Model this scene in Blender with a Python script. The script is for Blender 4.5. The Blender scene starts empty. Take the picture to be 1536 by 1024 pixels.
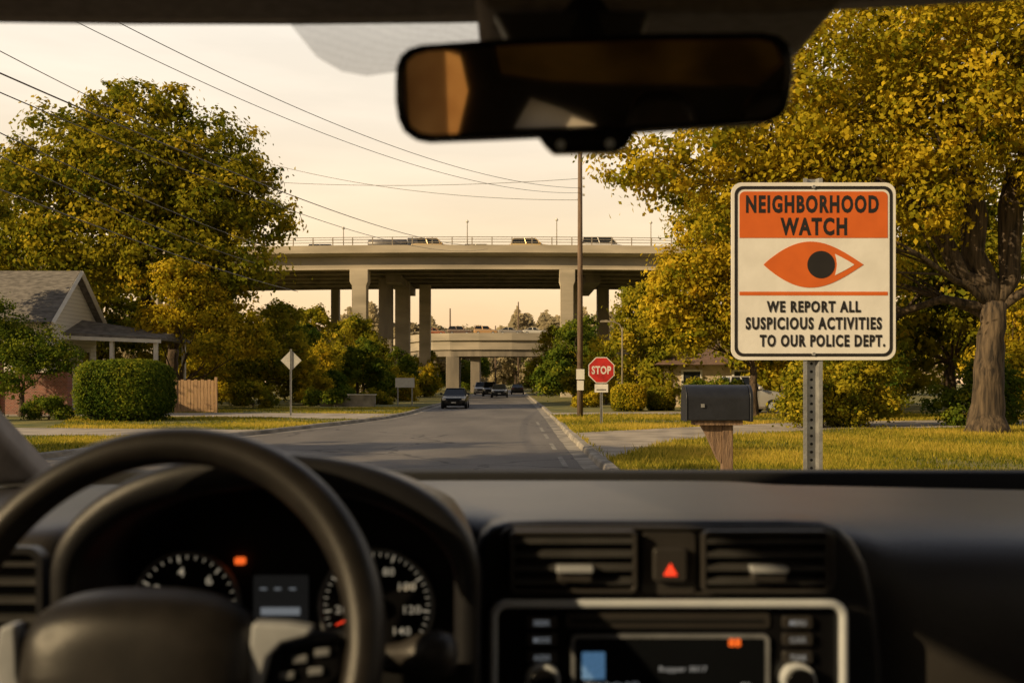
import bpy, bmesh, math, random
import numpy as np
from mathutils import Vector, Matrix
random.seed(7); np.random.seed(7)
S=bpy.context.scene
C=S.collection
R=math.radians
S.view_settings.view_transform='Standard'; S.view_settings.look='None'; S.view_settings.exposure=0

# ------------------------------------------------------------ materials
def mat(name,col,rough=.6,metal=0.,col2=None,scale=5.,bump=0.,bscale=None,emit=None,estr=0.,stretch=None,detail=4,spec=.5):
    m=bpy.data.materials.new(name); m.use_nodes=True
    nt=m.node_tree; b=nt.nodes['Principled BSDF']
    b.inputs['Roughness'].default_value=rough; b.inputs['Metallic'].default_value=metal
    b.inputs['Specular IOR Level'].default_value=spec
    if col2 is None: col2=tuple(c*.75 for c in col)
    tc=nt.nodes.new('ShaderNodeTexCoord'); mp=nt.nodes.new('ShaderNodeMapping')
    nt.links.new(tc.outputs['Object'],mp.inputs['Vector'])
    if stretch: mp.inputs['Scale'].default_value=stretch
    n=nt.nodes.new('ShaderNodeTexNoise'); n.inputs['Scale'].default_value=scale; n.inputs['Detail'].default_value=detail
    nt.links.new(mp.outputs[0],n.inputs['Vector'])
    r=nt.nodes.new('ShaderNodeValToRGB')
    r.color_ramp.elements[0].position=.35; r.color_ramp.elements[0].color=(*col2,1)
    r.color_ramp.elements[1].position=.65; r.color_ramp.elements[1].color=(*col,1)
    nt.links.new(n.outputs['Fac'],r.inputs[0]); nt.links.new(r.outputs[0],b.inputs['Base Color'])
    if bump:
        n2=nt.nodes.new('ShaderNodeTexNoise'); n2.inputs['Scale'].default_value=bscale or scale*4; n2.inputs['Detail'].default_value=5
        nt.links.new(mp.outputs[0],n2.inputs['Vector'])
        bp=nt.nodes.new('ShaderNodeBump'); bp.inputs['Strength'].default_value=bump; bp.inputs['Distance'].default_value=.02
        nt.links.new(n2.outputs['Fac'],bp.inputs['Height']); nt.links.new(bp.outputs[0],b.inputs['Normal'])
    if emit:
        b.inputs['Emission Color'].default_value=(*emit,1); b.inputs['Emission Strength'].default_value=estr
    return m

def leafmat(name,cols,transl=.35):
    m=bpy.data.materials.new(name); m.use_nodes=True; nt=m.node_tree; nt.nodes.clear()
    out=nt.nodes.new('ShaderNodeOutputMaterial')
    at=nt.nodes.new('ShaderNodeAttribute'); at.attribute_name='tint'
    r=nt.nodes.new('ShaderNodeValToRGB'); cr=r.color_ramp
    n=len(cols)
    cr.elements[0].position=0; cr.elements[0].color=(*cols[0],1)
    cr.elements[1].position=1; cr.elements[1].color=(*cols[-1],1)
    for i in range(1,n-1):
        e=cr.elements.new(i/(n-1)); e.color=(*cols[i],1)
    d=nt.nodes.new('ShaderNodeBsdfDiffuse'); t=nt.nodes.new('ShaderNodeBsdfTranslucent'); mx=nt.nodes.new('ShaderNodeMixShader')
    mx.inputs[0].default_value=transl
    nt.links.new(at.outputs['Fac'],r.inputs[0]); nt.links.new(r.outputs[0],d.inputs[0]); nt.links.new(r.outputs[0],t.inputs[0])
    nt.links.new(d.outputs[0],mx.inputs[1]); nt.links.new(t.outputs[0],mx.inputs[2]); nt.links.new(mx.outputs[0],out.inputs[0])
    return m

M={}
M['leaf_gold']=leafmat('leaf_gold',[(.06,.085,.007),(.30,.27,.018),(.66,.48,.03),(.88,.64,.06)],.45)  # dark green to gold ramps put shade and sunlight into leaf colours
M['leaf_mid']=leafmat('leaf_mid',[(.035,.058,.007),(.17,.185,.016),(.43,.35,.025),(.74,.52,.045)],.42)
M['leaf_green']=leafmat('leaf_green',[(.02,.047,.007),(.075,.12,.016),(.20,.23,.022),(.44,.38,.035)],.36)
M['leaf_far_haze']=leafmat('leaf_far_haze',[(.22,.19,.12),(.30,.25,.15),(.38,.31,.18),(.46,.37,.21)],.3)  # leaf colours paled to stand in for distance haze
M['grass_blade']=leafmat('grass_blade',[(.07,.10,.012),(.26,.25,.028),(.58,.45,.06),(.80,.58,.12)],.45)
M['bark']=mat('bark',(.13,.085,.05),.9,col2=(.04,.028,.018),scale=6,bump=1.,bscale=14,stretch=(3,3,.6))
M['bark_light']=mat('bark_furrowed',(.13,.092,.056),.95,col2=(.022,.016,.011),scale=3.5,bump=1.,bscale=7,stretch=(3.6,3.6,.36),detail=9)
M['plastic']=mat('dash_plastic',(.030,.030,.034),.36,col2=(.023,.023,.027),scale=30,bump=.12,bscale=700)
M['plastic_top']=mat('dash_top_plastic',(.070,.064,.060),.34,col2=(.050,.046,.044),scale=9,bump=.16,bscale=600,spec=.6)
M['slat']=mat('vent_slat_plastic',(.10,.098,.098),.35,scale=30)
M['black']=mat('black_gloss',(.012,.012,.014),.22,scale=20)
M['matblack']=mat('matt_black',(.009,.009,.010),.8,scale=20)
M['leather']=mat('black_leather',(.034,.030,.028),.33,col2=(.022,.020,.019),scale=40,bump=.12,bscale=900)
M['silver']=mat('satin_silver',(.86,.92,1.0),.3,.0,col2=(.80,.86,.95),scale=50)
M['satin']=mat('satin_trim',(.58,.61,.66),.3,.0,col2=(.50,.53,.58),scale=50)
M['chrome_dark']=mat('dark_chrome',(.36,.38,.42),.3,.1,scale=50)
M['headliner']=mat('headliner_cloth',(.30,.25,.205),.95,scale=80,bump=.2,bscale=500)
M['door']=mat('door_trim',(.06,.054,.048),.8,scale=30)
M['pillar']=mat('pillar_trim',(.30,.27,.245),.85,scale=30,bump=.1,bscale=300)
M['screen']=mat('screen',(.012,.014,.018),.2,scale=8)
M['mark']=mat('gauge_mark',(.8,.75,.65),.6,emit=(1,.86,.62),estr=.24,scale=10)
M['red_em']=mat('red_lamp',(.7,.03,.01),.5,emit=(1,.06,.02),estr=1.2,scale=10)
M['orange_em']=mat('orange_lamp',(.8,.2,.02),.5,emit=(1,.14,.02),estr=1.0,scale=10)
M['blue_em']=mat('blue_icon',(.03,.09,.2),.5,emit=(.12,.28,.5),estr=.4,scale=400,col2=(.3,.5,.8))
M['grey_em']=mat('grey_text',(.4,.42,.45),.5,emit=(.6,.65,.7),estr=.22,scale=10)
M['mirror']=mat('mirror_glass',(.62,.55,.46),.035,1.,col2=(.59,.52,.43),scale=3)
M['white']=mat('white_sheeting',(.82,.79,.73),.45,col2=(.74,.71,.65),scale=6,bump=.05)
M['signorange']=mat('sign_orange',(.70,.14,.016),.5,col2=(.62,.12,.013),scale=6)
M['signblack']=mat('sign_black',(.018,.015,.013),.5,scale=10)
M['signred']=mat('sign_red',(.58,.028,.022),.45,scale=4)
M['galv']=mat('galvanised_steel',(.42,.42,.41),.5,.6,col2=(.3,.3,.3),scale=14,bump=.2)
M['signback']=mat('weathered_aluminium',(.6,.58,.52),.5,.2,scale=8)
M['wood']=mat('weathered_wood',(.27,.17,.10),.85,col2=(.13,.08,.05),scale=8,bump=.6,stretch=(4,4,.5))
M['polewood']=mat('pole_wood',(.22,.15,.10),.9,col2=(.12,.08,.055),scale=6,bump=.6,stretch=(5,5,.3))
M['fencewood']=mat('fence_wood',(.46,.29,.15),.8,col2=(.30,.18,.09),scale=5,stretch=(5,5,.4))
M['mailbox']=mat('mailbox_paint',(.02,.022,.03),.4,scale=12,bump=.08)
M['concrete']=mat('bridge_concrete',(.58,.50,.385),.85,col2=(.40,.345,.26),scale=.35,bump=.2,bscale=3,stretch=(.5,.5,2.2),detail=8)  # tone kept light to stand in for haze around the overpass
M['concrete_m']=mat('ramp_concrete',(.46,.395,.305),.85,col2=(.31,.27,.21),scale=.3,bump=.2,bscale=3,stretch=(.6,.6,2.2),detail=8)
M['concrete_shade']=mat('shaded_concrete',(.30,.255,.20),.85,col2=(.18,.155,.125),scale=.5,bump=.2,bscale=3,stretch=(1.5,1,.4),detail=8)  # darker copy of the concrete, shade beneath the decks put into colour
M['kerb']=mat('kerb_concrete',(.42,.375,.31),.9,col2=(.17,.155,.13),scale=1.6,bump=.5,bscale=20,detail=8)
M['path']=mat('driveway_concrete',(.46,.40,.33),.9,col2=(.27,.235,.195),scale=1.0,bump=.3,bscale=40,detail=9)
M['shingle']=mat('roof_shingle',(.23,.21,.19),.9,col2=(.11,.10,.09),scale=3,bump=.5,bscale=12,stretch=(1,1,4))
M['trim']=mat('white_trim',(.8,.77,.70),.6,col2=(.70,.67,.62),scale=3)
M['window']=mat('window_glass',(.03,.035,.04),.08,scale=2)
M['rail']=mat('bridge_rail_metal',(.42,.36,.28),.6,.2,scale=4)
M['wire']=mat('wire_rubber',(.16,.14,.12),.6,scale=4)
M['tyre']=mat('tyre_rubber',(.015,.015,.015),.8,scale=20)
M['carglass']=mat('car_glass',(.015,.018,.02),.06,scale=2)
M['lamp']=mat('headlamp_glass',(.7,.7,.68),.15,.3,scale=20)
M['tail']=mat('tail_lamp',(.4,.02,.02),.3,scale=20)

def asphalt():
    m=mat('asphalt',(.18,.162,.147),.8,col2=(.105,.095,.088),scale=.3,bump=.35,bscale=60,detail=8,stretch=(1.6,.35,1))
    nt=m.node_tree; b=nt.nodes['Principled BSDF']; tc=[n for n in nt.nodes if n.type=='TEX_COORD'][0]
    base=b.inputs['Base Color'].links[0].from_socket
    v=nt.nodes.new('ShaderNodeTexVoronoi'); v.feature='DISTANCE_TO_EDGE'; v.inputs['Scale'].default_value=.16
    ns=nt.nodes.new('ShaderNodeTexNoise'); ns.inputs['Scale'].default_value=.9; ns.inputs['Detail'].default_value=5
    add=nt.nodes.new('ShaderNodeVectorMath'); add.operation='ADD'
    nt.links.new(tc.outputs['Object'],add.inputs[0]); nt.links.new(ns.outputs['Color'],add.inputs[1]); nt.links.new(tc.outputs['Object'],ns.inputs['Vector'])
    nt.links.new(add.outputs[0],v.inputs['Vector'])
    lt=nt.nodes.new('ShaderNodeMath'); lt.operation='LESS_THAN'; lt.inputs[1].default_value=.006
    nt.links.new(v.outputs['Distance'],lt.inputs[0])
    hf=nt.nodes.new('ShaderNodeMath'); hf.operation='MULTIPLY'; hf.inputs[1].default_value=.7; nt.links.new(lt.outputs[0],hf.inputs[0])
    f=nt.nodes.new('ShaderNodeTexNoise'); f.inputs['Scale'].default_value=60; f.inputs['Detail'].default_value=2
    nt.links.new(tc.outputs['Object'],f.inputs['Vector'])
    mr=nt.nodes.new('ShaderNodeMapRange'); mr.inputs[1].default_value=.3; mr.inputs[2].default_value=.7; mr.inputs[3].default_value=.7; mr.inputs[4].default_value=1.35
    nt.links.new(f.outputs['Fac'],mr.inputs[0])
    mul=nt.nodes.new('ShaderNodeVectorMath'); mul.operation='SCALE'; nt.links.new(base,mul.inputs[0]); nt.links.new(mr.outputs[0],mul.inputs['Scale'])
    mx=nt.nodes.new('ShaderNodeMix'); mx.data_type='RGBA'; nt.links.new(hf.outputs[0],mx.inputs[0])
    nt.links.new(mul.outputs[0],mx.inputs[6]); mx.inputs[7].default_value=(.03,.027,.025,1)
    nt.links.new(mx.outputs[2],b.inputs['Base Color'])
    return m
M['asphalt']=asphalt()
M['grass']=mat('grass_ground',(.27,.22,.05),.95,col2=(.07,.09,.02),scale=.6,bump=.6,bscale=30,detail=8)
M['paint']=mat('worn_road_paint',(.33,.31,.27),.8,col2=(.15,.14,.125),scale=5,detail=8)
def striped(name,c1,c2,scale,rough=.7,brick=False,axis='Z'):
    m=bpy.data.materials.new(name); m.use_nodes=True; nt=m.node_tree; b=nt.nodes['Principled BSDF']; b.inputs['Roughness'].default_value=rough
    tc=nt.nodes.new('ShaderNodeTexCoord')
    if brick:
        t=nt.nodes.new('ShaderNodeTexBrick'); t.inputs['Color1'].default_value=(*c1,1); t.inputs['Color2'].default_value=(c1[0]*.6,c1[1]*.6,c1[2]*.6,1); t.inputs['Mortar'].default_value=(*c2,1); t.inputs['Scale'].default_value=scale
        mp=nt.nodes.new('ShaderNodeMapping'); mp.inputs['Rotation'].default_value=(R(90),0,0)
        nt.links.new(tc.outputs['Object'],mp.inputs[0]); nt.links.new(mp.outputs[0],t.inputs[0]); nt.links.new(t.outputs[0],b.inputs['Base Color'])
    else:
        t=nt.nodes.new('ShaderNodeTexWave'); t.bands_direction=axis; t.wave_profile='SAW'; t.inputs['Scale'].default_value=scale
        r=nt.nodes.new('ShaderNodeValToRGB'); r.color_ramp.elements[0].color=(*c2,1); r.color_ramp.elements[1].color=(*c1,1); r.color_ramp.elements[0].position=0; r.color_ramp.elements[1].position=.2
        nt.links.new(tc.outputs['Object'],t.inputs[0]); nt.links.new(t.outputs['Fac'],r.inputs[0]); nt.links.new(r.outputs[0],b.inputs['Base Color'])
        bp=nt.nodes.new('ShaderNodeBump'); bp.inputs['Strength'].default_value=.6; bp.inputs['Distance'].default_value=.03; nt.links.new(t.outputs['Fac'],bp.inputs['Height']); nt.links.new(bp.outputs[0],b.inputs['Normal'])
    return m
M['siding']=striped('clapboard_siding',(.84,.81,.74),(.5,.47,.42),1.6)
M['brick']=striped('red_brick',(.30,.10,.06),(.3,.27,.23),4,brick=True)
def fritmat():
    m=bpy.data.materials.new('frit_dots'); m.use_nodes=True; nt=m.node_tree; nt.nodes.clear()
    out=nt.nodes.new('ShaderNodeOutputMaterial'); tc=nt.nodes.new('ShaderNodeTexCoord')
    v=nt.nodes.new('ShaderNodeTexVoronoi'); v.inputs['Scale'].default_value=420; v.inputs['Randomness'].default_value=.35
    nt.links.new(tc.outputs['Object'],v.inputs[0])
    lt=nt.nodes.new('ShaderNodeMath'); lt.operation='LESS_THAN'; lt.inputs[1].default_value=.42; nt.links.new(v.outputs['Distance'],lt.inputs[0])
    ma=nt.nodes.new('ShaderNodeMath'); ma.operation='MULTIPLY_ADD'; ma.inputs[1].default_value=.08; ma.inputs[2].default_value=.40; nt.links.new(lt.outputs[0],ma.inputs[0])
    t=nt.nodes.new('ShaderNodeBsdfTransparent'); d=nt.nodes.new('ShaderNodeBsdfDiffuse'); d.inputs[0].default_value=(.35,.33,.30,1)
    mx=nt.nodes.new('ShaderNodeMixShader'); nt.links.new(ma.outputs[0],mx.inputs[0]); nt.links.new(t.outputs[0],mx.inputs[1]); nt.links.new(d.outputs[0],mx.inputs[2]); nt.links.new(mx.outputs[0],out.inputs[0])
    return m
M['frit']=fritmat()
def tint(name,c,c2,sc=1.5,kind='ShaderNodeBsdfTransparent'):
    m=bpy.data.materials.new(name); m.use_nodes=True; nt=m.node_tree; nt.nodes.clear()
    out=nt.nodes.new('ShaderNodeOutputMaterial'); t=nt.nodes.new(kind)
    tc=nt.nodes.new('ShaderNodeTexCoord'); n=nt.nodes.new('ShaderNodeTexNoise'); n.inputs['Scale'].default_value=sc; r=nt.nodes.new('ShaderNodeValToRGB')
    r.color_ramp.elements[0].position=.35; r.color_ramp.elements[1].position=.65
    r.color_ramp.elements[0].color=(*c,1); r.color_ramp.elements[1].color=(*c2,1)
    nt.links.new(tc.outputs['Object'],n.inputs[0]); nt.links.new(n.outputs['Fac'],r.inputs[0]); nt.links.new(r.outputs[0],t.inputs[0]); nt.links.new(t.outputs[0],out.inputs[0])
    return m
M['sundim']=tint('sun_dimming_glass',(.58,.57,.55),(.61,.60,.58))  # unseen side glass, its tint added to dim sun entering the cabin
M['patch_b']=tint('brown_patch_pane',(.035,.022,.012),(.10,.064,.032),5)  # brown pane added to fill the mirror's reflection
M['patch_w']=tint('white_patch_pane',(.85,.85,.85),(.92,.92,.92),3,'ShaderNodeBsdfTranslucent')  # made-up translucent pane, gives the mirror its white patch
M['patch_o']=tint('orange_patch_pane',(.46,.24,.09),(.74,.44,.18),6,'ShaderNodeBsdfTranslucent')  # made-up translucent pane, gives the mirror its orange glow

# ------------------------------------------------------------ helpers
def thing(name,label,cat,loc=(0,0,0),rz=0,group=None):
    e=bpy.data.objects.new(name,None); C.objects.link(e); e.location=loc; e.rotation_euler[2]=rz; e.empty_display_size=.2
    e['label']=label; e['category']=cat
    if group: e['group']=group
    return e
def mk(name,v,f,m,parent=None,smooth=False,bevel=0,seg=2,sub=0,loc=None):
    me=bpy.data.meshes.new(name); me.from_pydata([tuple(p) for p in v],[],f); 
    bm=bmesh.new(); bm.from_mesh(me); bmesh.ops.remove_doubles(bm,verts=bm.verts,dist=1e-6); bmesh.ops.recalc_face_normals(bm,faces=bm.faces); bm.to_mesh(me); bm.free()
    me.materials.append(m)
    if smooth: me.polygons.foreach_set('use_smooth',[True]*len(me.polygons))
    o=bpy.data.objects.new(name,me); C.objects.link(o)
    if loc: o.location=loc
    if parent: o.parent=parent
    if bevel:
        b=o.modifiers.new('bevel','BEVEL'); b.width=bevel; b.segments=seg; b.limit_method='ANGLE'; b.angle_limit=R(35)
        me.polygons.foreach_set('use_smooth',[True]*len(me.polygons))
        w=o.modifiers.new('wn','WEIGHTED_NORMAL')
    if sub:
        s=o.modifiers.new('sub','SUBSURF'); s.levels=sub; s.render_levels=sub
    return o
def boxg(x0,x1,y0,y1,z0,z1):
    v=[(x0,y0,z0),(x1,y0,z0),(x1,y1,z0),(x0,y1,z0),(x0,y0,z1),(x1,y0,z1),(x1,y1,z1),(x0,y1,z1)]
    f=[(0,3,2,1),(4,5,6,7),(0,1,5,4),(1,2,6,5),(2,3,7,6),(3,0,4,7)]
    return v,f
def join(gs):
    V=[];F=[]
    for v,f in gs:
        n=len(V); V+=list(v); F+=[tuple(i+n for i in q) for q in f]
    return V,F
def box(name,a,m,parent=None,bevel=0,**k):
    v,f=boxg(*a); return mk(name,v,f,m,parent,bevel=bevel,**k)
def prismg(pts,y0,y1):
    n=len(pts); v=[(x,y0,z) for x,z in pts]+[(x,y1,z) for x,z in pts]
    f=[tuple(range(n)),tuple(range(2*n-1,n-1,-1))]+[(i,(i+1)%n,n+(i+1)%n,n+i) for i in range(n)]
    return v,f
def prismz(pts,z0,z1):
    n=len(pts); v=[(x,y,z0) for x,y in pts]+[(x,y,z1) for x,y in pts]
    f=[tuple(range(n)),tuple(range(2*n-1,n-1,-1))]+[(i,(i+1)%n,n+(i+1)%n,n+i) for i in range(n)]
    return v,f
def prism(name,pts,y0,y1,m,parent=None,bevel=0,**k):
    v,f=prismg(pts,y0,y1); return mk(name,v,f,m,parent,bevel=bevel,**k)
def rrect(cx,cz,w,h,r,n=6):
    p=[]
    for (sx,sz,a0) in ((1,1,0),(-1,1,90),(-1,-1,180),(1,-1,270)):
        for i in range(n+1):
            a=R(a0+90*i/n); p.append((cx+sx*(w/2-r)+r*math.cos(a),cz+sz*(h/2-r)+r*math.sin(a)))
    return p
def ringg(outer,inner,y0,y1):
    n=len(outer); v=[(x,y0,z) for x,z in outer]+[(x,y0,z) for x,z in inner]+[(x,y1,z) for x,z in outer]+[(x,y1,z) for x,z in inner]; f=[]
    for i in range(n):
        j=(i+1)%n
        f+=[(i,j,n+j,n+i),(2*n+i,3*n+i,3*n+j,2*n+j),(i,2*n+i,2*n+j,j),(n+i,n+j,3*n+j,3*n+i)]
    return v,f
def circ(cx,cz,r,n=40,rz=None):
    rz=rz or r
    return [(cx+r*math.cos(2*math.pi*i/n),cz+rz*math.sin(2*math.pi*i/n)) for i in range(n)]
def tubeg(pts,rad,n=8,cap=True,closed=False,gnarl=0,seed=0):
    P=[Vector(p) for p in pts]; V=[];F=[]
    if not hasattr(rad,'__len__'): rad=[rad]*len(P)
    up=None
    for i,p in enumerate(P):
        if closed: t=(P[(i+1)%len(P)]-P[i-1])
        else: t=(P[min(i+1,len(P)-1)]-P[max(i-1,0)])
        t.normalize()
        if up is None:
            up=Vector((0,0,1)) if abs(t.z)<.9 else Vector((0,1,0))
        a=t.cross(up).normalized(); b=a.cross(t).normalized(); up=b
        for k in range(n):
            an=2*math.pi*k/n; g=1+gnarl*(math.sin(an*3+seed+i*.5)+.6*math.sin(an*5+seed*2-i*.8)+.5*math.sin(an*9+i*.3))
            V.append(p+(a*math.cos(an)+b*math.sin(an))*rad[i]*g)
    L=len(P)
    for i in range(L if closed else L-1):
        for k in range(n):
            a=i*n; c=((i+1)%L)*n; F.append((a+k,a+(k+1)%n,c+(k+1)%n,c+k))
    if cap and not closed:
        F.append(tuple(range(n-1,-1,-1))); F.append(tuple((L-1)*n+k for k in range(n)))
    return V,F
def text(body,cx,cz,y,w,h,m,parent,name='lettering',bold=.02,space=1.08):
    cu=bpy.data.curves.new(name,'FONT'); cu.body=body; cu.size=1; cu.offset=bold; cu.resolution_u=3; cu.space_character=space
    o=bpy.data.objects.new(name+'_tmp',cu); C.objects.link(o)
    dg=bpy.context.evaluated_depsgraph_get(); me=bpy.data.meshes.new_from_object(o.evaluated_get(dg))
    bpy.data.objects.remove(o); bpy.data.curves.remove(cu)
    xs=[v.co.x for v in me.vertices]; ys=[v.co.y for v in me.vertices]
    x0,x1,y0,y1=min(xs),max(xs),min(ys),max(ys)
    for v in me.vertices:
        v.co=Vector((cx+((v.co.x-x0)/(x1-x0)-.5)*w, y, cz+((v.co.y-y0)/(y1-y0)-.5)*h))
    me.materials.clear(); me.materials.append(m); me.name=name
    o=bpy.data.objects.new(name,me); C.objects.link(o); o.parent=parent
    return o
def dup(root,loc,rz=0,sc=1,label=None,group=None):
    def cp(o,par):
        n=o.copy(); C.objects.link(n)
        if par: n.parent=par
        for ch in o.children: cp(ch,n)
        return n
    n=cp(root,None); n.location=loc; n.rotation_euler=(0,0,rz); n.scale=(sc,sc,sc) if not hasattr(sc,'__len__') else sc
    if label: n['label']=label
    if group: n['group']=group
    return n
def npmesh(name,verts,nper,m,tint=None,parent=None):
    n=len(verts)//nper
    me=bpy.data.meshes.new(name)
    me.vertices.add(len(verts)); me.vertices.foreach_set('co',verts.astype(np.float32).ravel())
    me.loops.add(len(verts)); me.loops.foreach_set('vertex_index',np.arange(len(verts),dtype=np.int32))
    me.polygons.add(n); me.polygons.foreach_set('loop_start',(np.arange(n)*nper).astype(np.int32)); 
    me.polygons.foreach_set('loop_total',np.full(n,nper,dtype=np.int32))
    me.update(calc_edges=True)
    if tint is not None:
        a=me.attributes.new('tint','FLOAT','POINT'); a.data.foreach_set('value',np.repeat(tint,nper).astype(np.float32))
    me.materials.append(m)
    o=bpy.data.objects.new(name,me); C.objects.link(o)
    if parent: o.parent=parent
    return o
def leaves(cent,out,size,rng):
    n=len(cent)
    nr=rng.normal(size=(n,3)); nr/=np.linalg.norm(nr,axis=1)[:,None]
    nr=nr*.62+out*.9+np.array([0,0,.2]); nr/=np.linalg.norm(nr,axis=1)[:,None]
    t=rng.normal(size=(n,3)); a=np.cross(nr,t); a/=np.linalg.norm(a,axis=1)[:,None]+1e-9; b=np.cross(nr,a)
    s=(size*rng.uniform(.6,1.25,n))[:,None]
    v=np.stack([cent-a*s*.5,cent-b*s*.33+nr*s*.08,cent+a*s*.5,cent+b*s*.33+nr*s*.08],1)
    return v.reshape(-1,3)
def crown_pts(lobes,n,rng,clump=.55,clump_n=45):
    vol=np.array([l[3]**2.2 for l in lobes]); pr=vol/vol.sum()
    cs=[];os=[];ts=[];cl=[]
    nc=max(6,n//clump_n)
    idx=rng.choice(len(lobes),nc,p=pr)
    for i in idx:
        x,y,z,r=lobes[i]
        d=rng.normal(size=3); d/=np.linalg.norm(d); d[2]=d[2]*.9+.1
        rr=r*rng.uniform(.35,1.0)**.6*(1.0 if rng.random()<.85 else 1.18)
        c=np.array([x,y,z])+d*rr*np.array([1,1,.85])
        cr=clump*r**.35*rng.uniform(.45,1.3)
        p=c+rng.normal(size=(clump_n,3))*cr*np.array([.55,.55,.34])
        p[:,2]-= .25*np.abs(p[:,0]-c[0])+.25*np.abs(p[:,1]-c[1])
        o=p-np.array([x,y,z]); o/=np.linalg.norm(o,axis=1)[:,None]+1e-6
        o2=p-c; o2[:,2]+=.2*cr; o2/=np.linalg.norm(o2,axis=1)[:,None]+1e-6
        o=o*.5+o2*.7
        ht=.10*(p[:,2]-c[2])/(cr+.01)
        cs.append(p);os.append(o); ts.append(np.clip(rng.normal(.46,.15)+rng.normal(0,.05,clump_n)+(.18*(rr/r-.6))+ht,0,1)); cl.append((i,c))  # outer and upper leaves more golden, sunlight put into the tint
    return np.concatenate(cs),np.concatenate(os),np.concatenate(ts),cl
def tree(name,label,base,tr,fork,lobes,n,leaf,lm,seed,bark='bark',category='tree',clump=.55,lean=(0,0),group=None,extra=3,clump_n=45,forks=None):
    rng=np.random.default_rng(seed); B=Vector(base)
    e=thing(name,label,category,base,group=group)
    L=[(x-B.x,y-B.y,z-B.z,r) for x,y,z,r in lobes]
    c,o,t,cl=crown_pts(L,n,rng,clump,clump_n)
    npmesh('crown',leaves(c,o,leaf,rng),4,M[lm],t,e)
    gs=[]
    pts=[];rad=[]
    N=12
    for i in range(N+1):
        k=i/N; p=Vector((lean[0]*k*k,lean[1]*k*k,fork*k-.1))+Vector((rng.normal()*.02,rng.normal()*.02,0))*tr*3*(0 if i==0 else 1)
        pts.append(p); rad.append(tr*(1-.32*k)*(1+.6*math.exp(-k*14)))
    gs.append(tubeg(pts,rad,24,gnarl=.055,seed=seed))
    F=pts[-1]
    nodes=[(F,tr*.66)]
    if forks:
        for (x,y,z,par,rr) in forks:
            T=Vector((x,y,z))-B; S_,r0=nodes[par]; d=T-S_
            ps=[S_-Vector((0,0,.15*r0))]+[S_.lerp(T,k)+Vector(rng.normal(size=3))*.035*d.length+Vector((0,0,-.05*d.length*math.sin(k*3.14))) for k in (.25,.5,.75)]+[T]
            gs.append(tubeg(ps,[r0*.85 if par==0 else r0,(r0*.8+rr)/2,(r0*.5+rr)/1.6,rr*1.05,rr],12,gnarl=.04,seed=x)); nodes.append((T,rr))
    ends=[]
    for (x,y,z,r) in L:
        T=Vector((x,y,z-.1*r))
        best=min(nodes,key=lambda q:(T-q[0]).length+(3 if q[0].z>T.z+.5 else 0))
        F_,rn=best; d=T-F_
        m1=F_+d*.35+Vector((0,0,-.04*d.length))+Vector(rng.normal(size=3))*.06*d.length
        m2=F_+d*.7+Vector(rng.normal(size=3))*.06*d.length
        r0=min(rn*.75,tr*.5*min(1,.45+r/6))
        ps=[F_-Vector((0,0,rn*.6)),F_+(m1-F_)*.5+Vector(rng.normal(size=3))*.03*d.length,m1,m2,T]
        gs.append(tubeg(ps,[r0,r0*.8,r0*.6,r0*.38,r0*.15],8)); ends.append((m1,m2,T,r0))
    cnt={}
    for i,cc in cl:
        if cnt.get(i,0)>=extra: continue
        cnt[i]=cnt.get(i,0)+1
        m1,m2,T,r0=ends[i]; s=m1+(m2-m1)*rng.uniform(.2,1)
        cc=Vector(cc); md=(s+cc)/2+Vector(rng.normal(size=3))*.08*(cc-s).length
        gs.append(tubeg([s,md,cc],[r0*.3,r0*.18,r0*.05],5))
    v,f=join(gs); mk('trunk',v,f,M[bark],e,smooth=True)
    return e

# ------------------------------------------------------------ world / sun / camera
SUN=Vector((-.86,-.46,.43)).normalized()
el=math.asin(SUN.z); az=math.atan2(SUN.x,SUN.y)%(2*math.pi)
w=bpy.data.worlds.new('World'); S.world=w; w.use_nodes=True; nt=w.node_tree
bg=nt.nodes['Background']; bg.inputs['Strength'].default_value=.1
sky=nt.nodes.new('ShaderNodeTexSky'); sky.sky_type='NISHITA'; sky.sun_disc=False; sky.sun_elevation=el; sky.sun_rotation=az; sky.dust_density=4; sky.air_density=1.5
tc=nt.nodes.new('ShaderNodeTexCoord'); sp=nt.nodes.new('ShaderNodeSeparateXYZ'); nt.links.new(tc.outputs['Generated'],sp.inputs[0])
rp=nt.nodes.new('ShaderNodeValToRGB'); cr=rp.color_ramp
cr.elements[0].position=0; cr.elements[0].color=(.97,.60,.29,1)
cr.elements[1].position=1; cr.elements[1].color=(.16,.18,.24,1)
for p,c in ((.06,(.99,.68,.37)),(.14,(1.0,.78,.51)),(.25,(1.0,.86,.68)),(.37,(.97,.89,.77)),(.47,(.40,.40,.43))):
    e=cr.elements.new(p); e.color=(*c,1)
nt.links.new(sp.outputs['Z'],rp.inputs[0])
mp=nt.nodes.new('ShaderNodeMapping'); mp.inputs['Scale'].default_value=(1.2,1.2,7); nt.links.new(tc.outputs['Generated'],mp.inputs[0])
cn=nt.nodes.new('ShaderNodeTexNoise'); cn.inputs['Scale'].default_value=2.2; cn.inputs['Detail'].default_value=6; nt.links.new(mp.outputs[0],cn.inputs['Vector'])
mr=nt.nodes.new('ShaderNodeMapRange'); mr.inputs[1].default_value=.35; mr.inputs[2].default_value=.7; mr.inputs[3].default_value=10.3; mr.inputs[4].default_value=12.6; nt.links.new(cn.outputs['Fac'],mr.inputs[0])
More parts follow.
